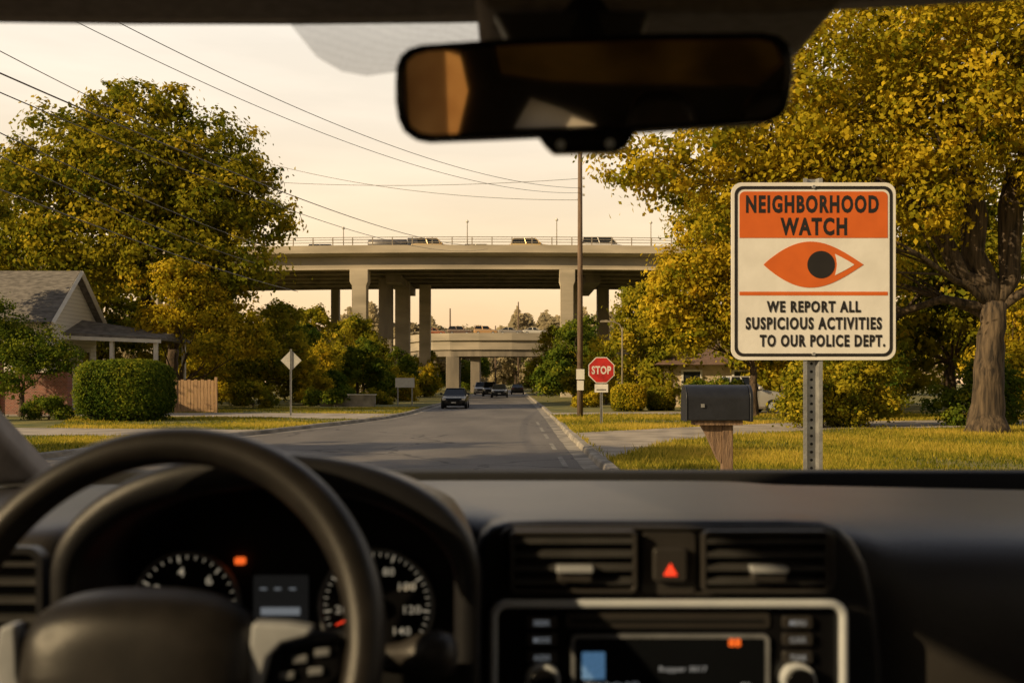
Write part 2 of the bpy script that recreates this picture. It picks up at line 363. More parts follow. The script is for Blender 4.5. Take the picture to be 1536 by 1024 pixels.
# the sky opposite the bright half is dimmer
dm=nt.nodes.new('ShaderNodeMapRange'); dm.inputs[1].default_value=-.5; dm.inputs[2].default_value=.6; dm.inputs[3].default_value=.40; dm.inputs[4].default_value=1.0; nt.links.new(sp.outputs['Y'],dm.inputs[0])
mm=nt.nodes.new('ShaderNodeMath'); mm.operation='MULTIPLY'; nt.links.new(mr.outputs[0],mm.inputs[0]); nt.links.new(dm.outputs[0],mm.inputs[1])
sc=nt.nodes.new('ShaderNodeVectorMath'); sc.operation='SCALE'; nt.links.new(rp.outputs[0],sc.inputs[0]); nt.links.new(mm.outputs[0],sc.inputs['Scale'])
mx=nt.nodes.new('ShaderNodeMix'); mx.data_type='RGBA'; mx.inputs[0].default_value=.94
nt.links.new(sky.outputs[0],mx.inputs[6]); nt.links.new(sc.outputs[0],mx.inputs[7]); nt.links.new(mx.outputs[2],bg.inputs['Color'])
sl=bpy.data.lights.new('sun','SUN'); sl.energy=5; sl.angle=R(.6); sl.color=(1,.75,.42)
so=bpy.data.objects.new('sun',sl); C.objects.link(so); so.rotation_euler=SUN.to_track_quat('Z','Y').to_euler()
cam=bpy.data.cameras.new('camera'); co=bpy.data.objects.new('camera',cam); C.objects.link(co); S.camera=co
co.location=(0,0,1.5); co.rotation_euler=(R(90),0,0); cam.lens=35.15; cam.sensor_width=36; cam.shift_y=.041
cam.clip_start=.02; cam.clip_end=3000
cam.dof.use_dof=True; cam.dof.focus_distance=12; cam.dof.aperture_fstop=6.3

# ------------------------------------------------------------ ground
def struct(o): o['kind']='structure'; return o
struct(mk('ground',[(-1500,-300,0),(1500,-300,0),(1500,2000,0),(-1500,2000,0)],[(0,1,2,3)],M['grass']))
LK=[(-16,-30),(-14,2),(-11.2,12),(-9.3,19.6),(-8.4,25),(-7.4,29.5),(-6.2,36),(-5.3,42),(-5,48),(-5,260)]
RK=[(1.55,-30),(1.55,14),(1.57,20),(1.6,28),(1.7,40),(1.8,60),(2.0,260)]
v=[(x-.1,y,.004) for x,y in LK]+[(x+.1,y,.004) for x,y in reversed(RK)]
struct(mk('road',v,[tuple(range(len(v)))],M['asphalt']))
def resample(K,st=.8,ymax=70):
    o=[]
    for (a,b) in zip(K,K[1:]):
        L=math.dist(a,b); n=max(1,int(L/st)) if a[1]<ymax else 1
        for i in range(n): o.append((a[0]+(b[0]-a[0])*i/n,a[1]+(b[1]-a[1])*i/n))
    return o+[K[-1]]
def kerb(K,s,name,seed):
    V=[];F=[]; rg=random.Random(seed)
    K=resample(K)
    prof=[(-.32,.008),(-.02,.012),(.0,.10),(.03,.125),(.16,.128),(.16,0)]
    for x,y in K:
        j=rg.uniform(-.018,.018); jz=rg.uniform(-.012,.006)
        for a,z in prof: V.append((x+s*a+j,y,z+(jz if z>.05 else 0)))
    n=len(prof)
    for i in range(len(K)-1):
        for k in range(n-1): F.append((i*n+k,i*n+k+1,(i+1)*n+k+1,(i+1)*n+k))
    struct(mk(name,V,F,M['kerb']))
kerb(RK,1,'kerb',1); kerb(LK,-1,'kerb',2)
v=[(x+.155,y,.12) for x,y in RK]+[(400,260,.12),(400,-30,.12)]
struct(mk('grass_verge',v,[tuple(range(len(v)))],M['grass']))
v=[(x-.155,y,.12) for x,y in LK]+[(-400,260,.12),(-400,-30,.12)]
struct(mk('grass_verge',v,[tuple(range(len(v)))],M['grass']))
D1=[(1.7,18.0),(4.0,24.2),(8.9,29.8),(17,32.5),(30,34),(30,38.5),(16,37.6),(10.2,35.6),(5.3,31.4),(1.74,27.8)]
D2=[(-8.3,25.5),(-14,27.0),(-40,30),(-40,34.0),(-14,30.9),(-7.5,29.6)]
D3=[(-5.9,38.8),(-13,41.5),(-26,42.5),(-26,46.5),(-13,47),(-5.2,45.5)]
D4=[(1.75,47),(7,48.5),(14,50),(14,45),(7,44.5),(1.72,43.5)]
for nm,D in (('driveway',D1),('pavement',D2),('driveway',D3),('driveway',D4)):
    struct(mk(nm,[(x,y,.126) for x,y in D],[tuple(range(len(D)))],M['path']))
V=[];F=[]
for i,(y0,y1) in enumerate([(12,16),(18,20.5),(22.5,25),(27,29.5),(31,34),(36,39)]):
    n=len(V); V+=[(.92,y0,.009),(1.02,y0,.009),(1.02,y1,.009),(.92,y1,.009)]; F.append((n,n+1,n+2,n+3))
struct(mk('road_marking',V,F,M['paint']))
def inpoly(x,y,P):
    P=np.array(P); r=np.zeros(len(x),bool); j=len(P)-1
    for i in range(len(P)):
        xi,yi=P[i];xj,yj=P[j]; c=((yi>y)!=(yj>y))&(x<(xj-xi)*(y-yi)/(yj-yi+1e-9)+xi); r^=c; j=i
    return r
def blades(name,poly_fn,n,hmin,hmax,seed,tb=.5):
    rng=np.random.default_rng(seed); x,y=poly_fn(rng,n)
    k=np.ones(len(x),bool)
    for D in (D1,D2,D3,D4): k&=~inpoly(x+rng.normal(0,.08,len(x)),y+rng.normal(0,.12,len(x)),D)
    x=x[k];y=y[k]; n=len(x)
    patch=np.sin(x*1.1+y*.5)+np.sin(y*.9-x*.4)+np.sin(x*3.1+y*2.2)*.5+np.sin(x*.37-y*.61)
    keep=rng.random(n)<np.clip(.75+.25*patch,.15,1); x=x[keep];y=y[keep];patch=patch[keep];n=len(x)
    h=rng.uniform(hmin,hmax,n)*(1+.3*patch/2.4)*(1+(rng.random(n)<.03)*.9); w_=.006+.0004*y
    a=rng.uniform(0,2*math.pi,n); dx=np.cos(a)*w_; dy=np.sin(a)*w_*.3
    b=rng.uniform(-.6,.6,n)*h; c=rng.uniform(-.5,.5,n)*h
    v=np.stack([np.stack([x-dx,y-dy,np.full(n,.118)],1),np.stack([x+dx,y+dy,np.full(n,.118)],1),np.stack([x+b,y+c,.118+h],1)],1).reshape(-1,3)
    t=np.clip(tb+rng.normal(0,.17,n)+patch*.13,0,1)
    o=npmesh(name,v,3,M['grass_blade'],t); o['kind']='stuff'; o['label']='sunlit dry grass on the verge beside the kerb'; o['category']='grass'
def gr(rng,n):
    y=11+34*rng.random(n)**1.3; x=1.74+rng.random(n)*(y*.56-1.0); return x,y
blades('grass',gr,190000,.04,.12,1,.47)
def gl(rng,n):
    y=18+40*rng.random(n); lx=np.interp(y,[p[1] for p in LK],[p[0] for p in LK])-.2; x=lx-rng.random(n)*(y*.52-9).clip(3); return x,y
blades('grass',gl,70000,.03,.08,2,.38)

# ------------------------------------------------------------ trees
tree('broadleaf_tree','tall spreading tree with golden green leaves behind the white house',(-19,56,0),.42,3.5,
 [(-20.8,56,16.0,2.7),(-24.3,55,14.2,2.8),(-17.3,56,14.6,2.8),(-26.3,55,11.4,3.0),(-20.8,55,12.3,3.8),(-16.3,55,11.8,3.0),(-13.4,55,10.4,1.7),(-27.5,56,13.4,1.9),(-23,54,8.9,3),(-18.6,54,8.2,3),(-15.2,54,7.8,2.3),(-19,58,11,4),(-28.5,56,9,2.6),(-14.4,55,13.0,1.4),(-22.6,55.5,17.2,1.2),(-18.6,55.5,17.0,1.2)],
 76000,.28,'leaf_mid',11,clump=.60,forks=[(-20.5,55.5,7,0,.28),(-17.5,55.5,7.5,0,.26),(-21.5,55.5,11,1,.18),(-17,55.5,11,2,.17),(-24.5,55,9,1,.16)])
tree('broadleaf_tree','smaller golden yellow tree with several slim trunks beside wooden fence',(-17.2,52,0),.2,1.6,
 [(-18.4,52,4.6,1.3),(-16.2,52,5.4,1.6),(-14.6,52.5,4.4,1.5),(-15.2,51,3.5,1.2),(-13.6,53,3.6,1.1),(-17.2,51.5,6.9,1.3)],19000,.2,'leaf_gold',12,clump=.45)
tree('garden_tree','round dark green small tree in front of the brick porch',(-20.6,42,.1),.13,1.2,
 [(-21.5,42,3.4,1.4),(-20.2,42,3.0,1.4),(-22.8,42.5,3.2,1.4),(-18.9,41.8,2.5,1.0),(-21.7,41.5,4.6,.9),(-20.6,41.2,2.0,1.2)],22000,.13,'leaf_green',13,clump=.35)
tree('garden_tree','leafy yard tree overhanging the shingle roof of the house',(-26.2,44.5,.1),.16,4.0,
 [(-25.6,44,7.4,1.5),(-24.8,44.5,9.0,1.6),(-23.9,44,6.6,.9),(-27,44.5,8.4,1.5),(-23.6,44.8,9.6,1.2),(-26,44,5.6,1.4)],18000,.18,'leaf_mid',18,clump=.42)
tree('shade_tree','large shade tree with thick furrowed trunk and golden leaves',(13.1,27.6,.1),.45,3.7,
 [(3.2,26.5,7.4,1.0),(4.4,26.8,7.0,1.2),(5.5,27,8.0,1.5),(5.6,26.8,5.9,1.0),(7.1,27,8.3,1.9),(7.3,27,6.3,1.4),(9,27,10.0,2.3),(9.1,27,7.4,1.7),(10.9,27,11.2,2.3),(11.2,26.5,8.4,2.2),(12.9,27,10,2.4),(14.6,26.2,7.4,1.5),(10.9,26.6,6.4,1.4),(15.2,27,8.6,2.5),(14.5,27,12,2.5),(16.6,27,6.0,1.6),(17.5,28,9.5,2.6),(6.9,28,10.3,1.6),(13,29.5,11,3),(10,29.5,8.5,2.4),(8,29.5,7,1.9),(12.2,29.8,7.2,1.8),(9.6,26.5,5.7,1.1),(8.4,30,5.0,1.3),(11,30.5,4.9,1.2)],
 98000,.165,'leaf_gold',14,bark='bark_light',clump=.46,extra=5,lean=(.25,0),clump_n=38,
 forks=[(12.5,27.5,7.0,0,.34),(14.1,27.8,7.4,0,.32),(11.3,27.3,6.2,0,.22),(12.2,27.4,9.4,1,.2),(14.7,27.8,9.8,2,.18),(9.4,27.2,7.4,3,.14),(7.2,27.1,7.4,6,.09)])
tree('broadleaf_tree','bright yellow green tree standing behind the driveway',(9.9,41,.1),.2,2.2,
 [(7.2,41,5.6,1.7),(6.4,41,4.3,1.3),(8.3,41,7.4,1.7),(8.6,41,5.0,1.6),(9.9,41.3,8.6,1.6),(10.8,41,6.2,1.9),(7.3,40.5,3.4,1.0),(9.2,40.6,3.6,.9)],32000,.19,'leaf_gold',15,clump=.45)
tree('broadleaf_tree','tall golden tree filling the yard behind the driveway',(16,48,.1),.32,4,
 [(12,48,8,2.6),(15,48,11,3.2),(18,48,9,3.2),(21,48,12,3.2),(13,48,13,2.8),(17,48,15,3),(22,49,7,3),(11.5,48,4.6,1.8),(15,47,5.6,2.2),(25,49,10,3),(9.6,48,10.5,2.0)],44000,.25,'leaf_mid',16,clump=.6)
shadow_tree=tree('broadleaf_tree','unseen leafy tree added across the street to cast shadows',(-15.5,9.5,.1),.3,3.2,
 [(-15.5,9.5,7.0,2.0),(-14,10.5,6.0,1.6),(-17,8.5,6.6,1.9),(-15,11.5,8.0,1.7),(-16.5,7.5,5.2,1.5),(-15.5,9.5,9.2,1.6),(-13.8,8.6,7.6,1.2)],9000,.34,'leaf_green',17,clump=.6)  # out-of-view tree, added so its shadow dapples road and lawn
dup(shadow_tree,(-18.5,15.5,.1),2.1,.85)  # second unseen tree, added for its shadow too
def proto(name,label,h,r,n,leaf,lm,seed,cat='tree'):
    rng=random.Random(seed); L=[]
    for i in range(11):
        k=i/10; z=h*(.24+.68*k); rr=r*(1-.55*k**1.5); a=rng.uniform(0,6.28)
        L.append((math.cos(a)*rr*.6,math.sin(a)*rr*.6,z,r*rng.uniform(.38,.56)*(1-.35*k)))
    return tree(name,label,(0,0,0),h*.022,h*.25,L,n,leaf,lm,seed,category=cat,clump=.5)
pA=proto('roadside_tree','leafy roadside tree with olive green crown',9,4,15000,.30,'leaf_mid',21)
pB=proto('roadside_tree','dark green roadside tree with uneven crown',8,3.6,15000,.29,'leaf_green',22)
pC=proto('roadside_tree','olive tree in haze-pale colours far down the street',9,4.2,12000,.5,'leaf_far_haze',23)
pD=proto('roadside_tree','yellow green roadside tree catching low sun',7,3,13000,.25,'leaf_gold',24)
def place(p,lst):
    first=True
    for x,y,s,rz in lst:
        if first: p.location=(x,y,0); p.scale=(s,s,s); p.rotation_euler=(0,0,rz); p['group']='trees along the street'; first=False
        else: dup(p,(x,y,0),rz,s,group='trees along the street')
place(pA,[(-15.5,64,.75,0),(-22,70,1.0,1),(-13,84,.80,2),(-30,72,1.3,3),(8.5,62,.85,4),(-18,92,.95,5),(15,55,1.1,.5),(22,50,1.2,1.5),(-32,60,1.2,2.5),(27,62,1.4,1),(5.4,122,.95,2.1),(-10.6,118,.62,.4),(-14.6,98,.9,3.3)])
place(pB,[(-11.2,76,.62,0),(-24,80,1.05,1),(-11.0,97,.62,2),(4.7,76,.78,3),(6.5,92,.95,4),(12,72,1.0,5),(18,64,1.1,.4),(-16,74,.78,1.4),(24,42,.9,2),(29,46,1.1,4.5),(-38,66,1.5,2),(7.0,108,1.0,.3),(-8.2,176,.7,1.1),(5.6,178,.75,3.1),(-12,186,.9,4),(-8,205,1.1,2.2),(6,210,1.1,5),(-4.5,300,1.6,0),(2.5,310,1.5,2),(-11,225,1.2,3),(-7.6,165,.55,5)])
place(pD,[(-12.6,63,.45,0),(6.2,66,.62,1),(-10.6,86,.45,2),(19,38,.7,3),(5.6,84,.62,.7),(-18.5,60,.6,2.2),(-13.6,70,.6,4),(-9.4,110,.5,5)])
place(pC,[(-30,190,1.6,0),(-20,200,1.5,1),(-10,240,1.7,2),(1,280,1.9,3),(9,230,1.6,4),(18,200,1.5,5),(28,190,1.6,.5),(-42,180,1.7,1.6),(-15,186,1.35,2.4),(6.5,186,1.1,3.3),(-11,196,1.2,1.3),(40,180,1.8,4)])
def bush(label,base,w,h,n,leaf,lm,seed,d=None,cat='bush',group=None):
    rng=random.Random(seed); d=d or w*.7; L=[]
    for i in range(11):
        L.append((base[0]+rng.uniform(-.38,.38)*w,base[1]+rng.uniform(-.3,.3)*d,base[2]+h*rng.uniform(.15,.74),min(w,h)*rng.uniform(.18,.32)))
    return tree('bush',label,base,.05,h*.2,L,n,leaf,lm,seed,category=cat,clump=.35,group=group)
bush('wild reddish green bush thicket behind the lawn',(9.8,31.5,.1),2.6,2.2,13000,.12,'leaf_mid',31)
bush('wild sunlit bush thicket beside the shade tree',(11.2,32.5,.1),2.8,3.0,14000,.12,'leaf_mid',32)
bush('dark leafy bush thicket behind the shade tree',(15.5,33,.1),3.4,2.6,13000,.13,'leaf_green',33)
bush('dark leafy bush thicket along the lawn',(8.6,43,.1),3,1.8,7000,.14,'leaf_green',34)
bush('dark leafy bush by the parked pickup',(13.2,40,.1),4.4,3.2,12000,.15,'leaf_green',35)
bush('low garden bush at the edge of the drive',(-14.5,56,.1),3,1.6,6000,.16,'leaf_mid',36)
bush('low garden bush near the road edge',(-11,60,.1),3.2,1.3,6000,.16,'leaf_green',37)
bush('low rounded bush by the street verge',(-8.9,66,.1),2.2,1.3,5000,.16,'leaf_mid',38)
bush('low rounded bush by the street verge',(4.4,58,.1),1.6,1.1,4000,.15,'leaf_gold',39)
bush('tall ragged bush by the street',(5.2,70,.1),3,3.2,7000,.2,'leaf_mid',40)
bush('bush growing beside the underpass road',(-9.5,104,.1),4,3,6000,.25,'leaf_mid',41)
bush('bush growing beside the underpass road',(4.9,116,.1),4,4.0,6000,.25,'leaf_green',42)
bush('low dark bush beside the clipped hedge',(-17.6,38,.1),1.8,1.1,8000,.09,'leaf_green',43)
bush('low dark bush near the kerb lawn',(-19.6,37,.1),2.2,1.2,8000,.09,'leaf_green',44)
bush('dense green bush at the verge edge',(-12.6,66,.1),4.2,2.6,9000,.18,'leaf_green',45)
bush('dense golden bush at the verge edge',(-9.2,78,.1),3.6,2.4,7000,.2,'leaf_gold',46)
bush('dense green bush at the verge edge',(-16.8,62,.1),4.4,2.8,9000,.18,'leaf_mid',47)
bush('dense green bush beside the cream bungalow',(9.6,50.5,.1),2.4,2.0,7000,.15,'leaf_mid',48)
M['hedgecore']=mat('hedge_core',(.02,.03,.008),.95,scale=12,bump=1)
def hedge(label,x0,x1,y0,y1,z1,n,leaf,lm,seed,name='clipped_hedge',p=4.0):
    rng=np.random.default_rng(seed); cx,cy=(x0+x1)/2,(y0+y1)/2; hw,hd,h=(x1-x0)/2,(y1-y0)/2,z1-.1
    e=thing(name,label,'hedge',(cx,cy,.1))
    d=rng.normal(size=(n,3)); k=(np.abs(d)**p).sum(1)**(1/p); q=d/k[:,None]
    q[:,2]=np.where(q[:,2]<-.75,rng.uniform(-1,-.4,n),q[:,2])
    q*=(1+.018*np.sin(q[:,0]*5+seed)+.018*np.sin(q[:,0]*11+q[:,2]*9)+.012*np.sin(q[:,0]*23+q[:,1]*19+q[:,2]*17))[:,None]; q*=rng.uniform(.88,1.04,n)[:,None]
    P=np.stack([q[:,0]*hw,q[:,1]*hd,np.clip(h*.5+q[:,2]*h*.5,.02,None)],1)
    o=q/np.linalg.norm(q,axis=1)[:,None]
    npmesh('foliage',leaves(P,o,leaf,rng),4,M[lm],np.clip(rng.normal(.42,.15,n)+.1*np.sin(P[:,0]*3)+.12*q[:,2],0,1),e)  # tint rises toward the top, sunlight put into leaf colour
    v,f=boxg(-hw*.8,hw*.8,-hd*.8,hd*.8,-.05,h*.86); mk('core',v,f,M['hedgecore'],e,bevel=min(hw,hd,h)*.35,seg=3)
hedge('large round clipped green hedge beside the white house',-16.0,-12.9,36,39,2.35,34000,.10,'leaf_green',51,p=4.5)
hedge('small clipped hedge catching the sun beside the street',5.0,6.7,49.5,51,1.45,8000,.12,'leaf_gold',52)
hedge('small clipped hedge beside the parked pickup',6.9,8.3,50.5,52,1.3,7000,.12,'leaf_mid',53)
rng=np.random.default_rng(5); n=90000
x=rng.uniform(-170,170,n); hh=21+4*np.sin(x*.09)+2.6*np.sin(x*.23+1)+1.8*np.sin(x*.61)+1.2*np.sin(x*1.3)
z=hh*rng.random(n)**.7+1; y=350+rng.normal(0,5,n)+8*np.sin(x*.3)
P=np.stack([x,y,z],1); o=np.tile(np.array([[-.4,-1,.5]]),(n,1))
fw=npmesh('far_wood',leaves(P,o,1.6,rng),4,M['leaf_far_haze'],np.clip(.5+rng.normal(0,.12,n)+.2*np.sin(x*.5+z*.5),0,1)); fw['kind']='stuff'; fw['label']='distant wood in haze-pale colours beyond the overpass'; fw['category']='wood'

# ------------------------------------------------------------ overpass
br=thing('highway_overpass','wide concrete highway overpass on tall square piers crossing the street','bridge',(0,100,0))
def curve_y(x): return .0009*x*x
def zt(x): return 15.35-.00022*(x+5)**2
xs=[-75+i*3 for i in range(54)]
def deckloft(prof,name,m,par,yo=lambda x:curve_y(x)):
    V=[];F=[]; n=len(prof)
    for x_ in xs:
        for (py,pz) in prof: V.append((x_,py+yo(x_),zt(x_)+pz))
    for i in range(len(xs)-1):
        for k in range(n): F.append((i*n+k,i*n+(k+1)%n,(i+1)*n+(k+1)%n,(i+1)*n+k))
    F+= [tuple(range(n)),tuple((len(xs)-1)*n+k for k in range(n-1,-1,-1))]
    return mk(name,V,F,m,par)
deckloft([(0,.02),(0,-.75),(.25,-.85),(1.3,-1.0),(23,-1.0),(24,-.8),(24.3,-.05),(23.9,-.05),(23.9,-.75),(.35,-.75),(.35,.02)],'deck',M['concrete'],br)
for gy in (1.2,5,9,13,17,21.6):
    deckloft([(gy,-1.003),(gy,-2.1),(gy-.15,-2.3),(gy+.75,-2.3),(gy+.6,-2.1),(gy+.6,-1.003)],'girder',M['concrete_m'] if gy<2 else M['concrete_shade'],br)  # inner girders darker, under-deck shade put into their colour
G=[]
for k,x_ in enumerate([-70+i*2.0 for i in range(70)]):
    y_=curve_y(x_)+.15; z_=zt(x_); G.append(boxg(x_-.05,x_+.05,y_-.04,y_+.04,z_-.05,z_+.85))
for hz in (.3,.58,.82):
    G.append(tubeg([(x_,curve_y(x_)+.15,zt(x_)+hz) for x_ in xs],.035,5))
v,f=join(G); mk('railing',v,f,M['rail'],br)
def pier(x,y,w,top,cap,par,m=None,d=None):
    d=d or w; m=m or M['concrete']
    o=[prismz([(x-w/2,y-d/2),(x+w/2,y-d/2),(x+w/2,y+d/2),(x-w/2,y+d/2)],-.2,top-1.6 if cap else top)]
    if cap:
        a,b=w/2,w*.62
        v=[(x-a,y-d/2,top-1.6),(x+a,y-d/2,top-1.6),(x+a,y+d/2,top-1.6),(x-a,y+d/2,top-1.6),
           (x-b,y-d/2-.2,top-1.2),(x+b,y-d/2-.2,top-1.2),(x+b,y+d/2+.2,top-1.2),(x-b,y+d/2+.2,top-1.2),
           (x-b,y-d/2-.2,top),(x+b,y-d/2-.2,top),(x+b,y+d/2+.2,top),(x-b,y+d/2+.2,top)]
        f=[(8,9,10,11)]+[(i,(i+1)%4,4+(i+1)%4,4+i) for i in range(4)]+[(4+i,4+(i+1)%4,8+(i+1)%4,8+i) for i in range(4)]
        o.append((v,f))
    v,f=join(o); mk('pier',v,f,m,par,bevel=.06)
for (x,y,w_,cap) in [(-15.5,1.9,1.5,1),(5.6,1.9,1.3,1),(-13.8,9.4,1.45,0),(-12.4,13.4,1.6,0),(-10.2,17.3,1.3,0),(-21.6,22,1.0,0),(10.9,20,1.4,0),(7.2,13.4,1.5,0),(27,1.9,1.5,1),(28,13.4,1.5,0),(-37,1.9,1.5,1),(-36,13.4,1.5,0)]:
    pier(x,y+curve_y(x),w_,zt(x)-2.3,cap,br,M['concrete_shade'] if x in (-13.8,-21.6,10.9) else (M['concrete_m'] if x in (-12.4,7.2) else None))  # some piers under the deck take darker copies, shade as colour
for x0 in (-12.6,8.6): box('pier_cap',(x0-.8,x0+.8,6,22.5,12.2,13.02),M['concrete_shade'],br)
def lamp(loc,h,label,arm=1.2,rz=0,group=None):
    e=thing('street_lamp',label,'street lamp',loc,rz,group)
    pts=[(0,0,0),(0,0,h*.9),(arm*.15,0,h*.97),(arm*.5,0,h),(arm,0,h)]
    v,f=tubeg(pts,[.07,.045,.035,.03,.025],6); mk('pole',v,f,M['rail'],e,smooth=True)
    v,f=prismg([(arm-.1,h-.06),(arm+.45,h-.05),(arm+.5,h),(arm+.3,h+.08),(arm-.05,h+.05)],-.12,.12); mk('lamp_head',v,f,M['rail'],e)
    return e
for x_,h in ((-17.0,2.4),(-4.5,3.0),(4.5,3.2),(-26,2.8),(14,3)):
    e=thing('lamp_post','slim post lamp standing on the overpass parapet','street lamp',(x_,100+curve_y(x_)+.6,zt(x_)-.7),group='lamp posts on the overpass')
    v,f=tubeg([(0,0,0),(0,0,h)],[.06,.04],6); mk('pole',v,f,M['rail'],e)
    v,f=tubeg([(0,0,h),(0,0,h+.1),(0,0,h+.3)],[.08,.17,.06],8); mk('lamp_head',v,f,M['trim'],e)
rb=thing('ramp_bridge','lower curved concrete ramp bridge crossing the street under the overpass','bridge',(0,150,0))
path=[(-24,34),(-20.5,22),(-17.5,12),(-15.2,6),(-12.4,2.4),(-9.5,.9),(-5,.2),(0,0),(6,.6),(14,2.5),(30,8)]
def loft(path,prof,name,m,par):
    V=[];F=[];n=len(prof)
    for i,(x,y) in enumerate(path):
        a=Vector(path[max(i-1,0)]);b=Vector(path[min(i+1,len(path)-1)]); t=(b-a).normalized(); nn=Vector((-t.y,t.x))
        for (o,z) in prof: V.append((x+nn.x*o,y+nn.y*o,z))
    for i in range(len(path)-1):
        for k in range(n): F.append((i*n+k,i*n+(k+1)%n,(i+1)*n+(k+1)%n,(i+1)*n+k))
    F+=[tuple(range(n)),tuple((len(path)-1)*n+k for k in range(n-1,-1,-1))]
    return mk(name,V,F,m,par)
loft(path,[(0,9.1),(0,8.0),(.35,7.9),(.4,6.6),(8,6.6),(8.6,7.8),(9,9.1),(8.6,9.1),(8.6,8.2),(.4,8.2),(.4,9.1)],'deck',M['concrete_m'],rb)
loft(path,[(.7,6.58),(.7,5.6),(7.4,5.6),(7.4,6.58)],'girder',M['concrete_shade'],rb)
for x_,y_,w_,d_ in ((-9.0,4.0,2.0,5),(-5.6,4.6,1.4,5),(-15.3,14,1.4,3),(3.9,4.6,1.4,5),(9,6.2,2,5),(-12.4,7.2,1.4,4)): pier(x_,y_,w_,5.6,0,rb,M['concrete_shade'],d=d_)
G=[tubeg([(x,y+.2,9.5) for x,y in path],.04,5)]
v,f=join(G); mk('railing',v,f,M['rail'],rb)

# ------------------------------------------------------------ vehicles
def vehicle(name,label,col,loc,rz=0,kind='sedan',cat='car',group=None,sc=1.0):
    e=thing(name,label,cat,loc,rz,group); e.scale=(sc,sc,sc)
    pm=mat('car_paint',col,.25,.3,col2=tuple(c*.92 for c in col),scale=2)
    tall={'sedan':0,'suv':.28,'van':.45,'pickup':.3}[kind]
    belt=.96+tall*.5; rf=1.42+tall
    st=[(-2.28,.36,.60,.66),(-2.2,.25,.74+tall*.4,.82),(-1.75,.2,.84+tall*.5,.89),(-1.0,.19,belt-.02,.9),(.9,.19,belt+.03,.9),(1.75,.22,belt+.05,.88),(2.15,.28,belt,.83),(2.27,.38,belt-.18,.74)]
    V=[];F=[]
    for y,zb,ztp,hw in st:
        half=[(hw*.86,zb),(hw*.98,zb+.12),(hw,(zb+ztp)/2+.05),(hw*.95,ztp-.06),(hw*.80,ztp)]
        ring=half+[(-a,b) for a,b in reversed(half)]
        V+=[(a,y,b) for a,b in ring]
    n=10
    for i in range(len(st)-1):
        for k in range(n): F.append((i*n+k,i*n+(k+1)%n,(i+1)*n+(k+1)%n,(i+1)*n+k))
    F+=[tuple(range(n)),tuple((len(st)-1)*n+k for k in range(n-1,-1,-1))]
    body=mk('body',V,F,pm,e,bevel=.03)
    yb0,yb1,yr0,yr1={'sedan':(-1.0,1.65,-.3,.95),'suv':(-1.05,2.1,-.45,1.85),'van':(-1.5,2.15,-.9,2.0),'pickup':(-1.0,.7,-.4,.5)}[kind]
    hb,hr=.76,.60
    B=[(-hb,yb0,belt-.03),(hb,yb0,belt-.03),(hb,yb1,belt),(-hb,yb1,belt)]; T=[(-hr,yr0,rf-.05),(hr,yr0,rf-.05),(hr,yr1,rf-.05),(-hr,yr1,rf-.05)]
    mk('window',B+T,[(0,1,5,4),(1,2,6,5),(2,3,7,6),(3,0,4,7),(4,5,6,7)],M['carglass'],e)
    v,f=prismz([(-hr-.02,yr0-.03),(hr+.02,yr0-.03),(hr+.02,yr1+.03),(-hr-.02,yr1+.03)],rf-.06,rf); mk('roof',v,f,pm,e,bevel=.03)
    G=[]
    for a,b in zip(B,T): G.append(tubeg([a,b],.045,6))
    for s in (-1,1):
        m0=Vector((s*hb,(yb0+yb1)/2,belt)); m1=Vector((s*hr,(yr0+yr1)/2,rf-.05)); G.append(tubeg([m0,m1],.045,6))
    v,f=join(G); mk('pillars',v,f,pm,e)
    for s in (-1,1):
        for y in (-1.4,1.4):
            v,f=tubeg([(s*.72,y,.32),(s*.91,y,.32)],.33,18); wv=mk('wheel',v,f,M['tyre'],e,smooth=False,bevel=.03)
            v,f=tubeg([(s*.90,y,.32),(s*.925,y,.32)],.2,12); r_=mk('rim',v,f,M['satin'],wv)
        v,f=prismg([(s*.5,.56+tall*.35),(s*.78,.58+tall*.35),(s*.80,.72+tall*.4),(s*.55,.70+tall*.4)],-2.26,-2.1); mk('headlight',v,f,M['lamp'],e,bevel=.01)
        v,f=boxg(s*.55-.12,s*.55+.2 if s>0 else s*.55+.12,2.15,2.26,belt-.2,belt-.06); mk('tail_light',v,f,M['tail'],e)
        v,f=boxg(s*.95-.09,s*.95+.09,-.85,-.7,belt,belt+.14); mk('wing_mirror',v,f,pm,e,bevel=.03)
    v,f=boxg(-.42,.42,-2.29,-2.15,.48+tall*.2,.66+tall*.35); mk('grille',v,f,M['matblack'],e,bevel=.02)
    v,f=boxg(-.6,.6,-2.285,-2.2,.29,.40); mk('bumper_intake',v,f,M['matblack'],e,bevel=.02)
    v,f=boxg(-.16,.16,-2.31,-2.29,.40,.48); mk('number_plate',v,f,M['white'],e)
    if kind=='pickup':
        v,f=boxg(-.74,.74,.9,2.1,belt-.02,belt+.07); mk('truck_bed',v,f,M['matblack'],e)
    return e
vehicle('car','black sedan driving toward us with headlights off',(.015,.015,.017),(-3.45,61,0),0,'sedan',sc=.86)
vehicle('car','dark grey sedan coming down the street',(.05,.05,.055),(-1.35,108,0),0,'sedan',group='cars further down the street')
vehicle('car','dark suv coming down the street',(.03,.03,.035),(-2.6,119,0),0,'suv',group='cars further down the street')
vehicle('car','small dark car driving away under the bridge',(.04,.035,.03),(.75,138,0),math.pi,'sedan',group='cars further down the street')
vehicle('car','silver suv waiting near the bridge',(.5,.48,.45),(-4.2,135,0),0,'suv',group='cars further down the street')
vehicle('car','brown car driving away in the distance',(.12,.07,.05),(1.0,160,0),math.pi,'sedan',group='cars further down the street')
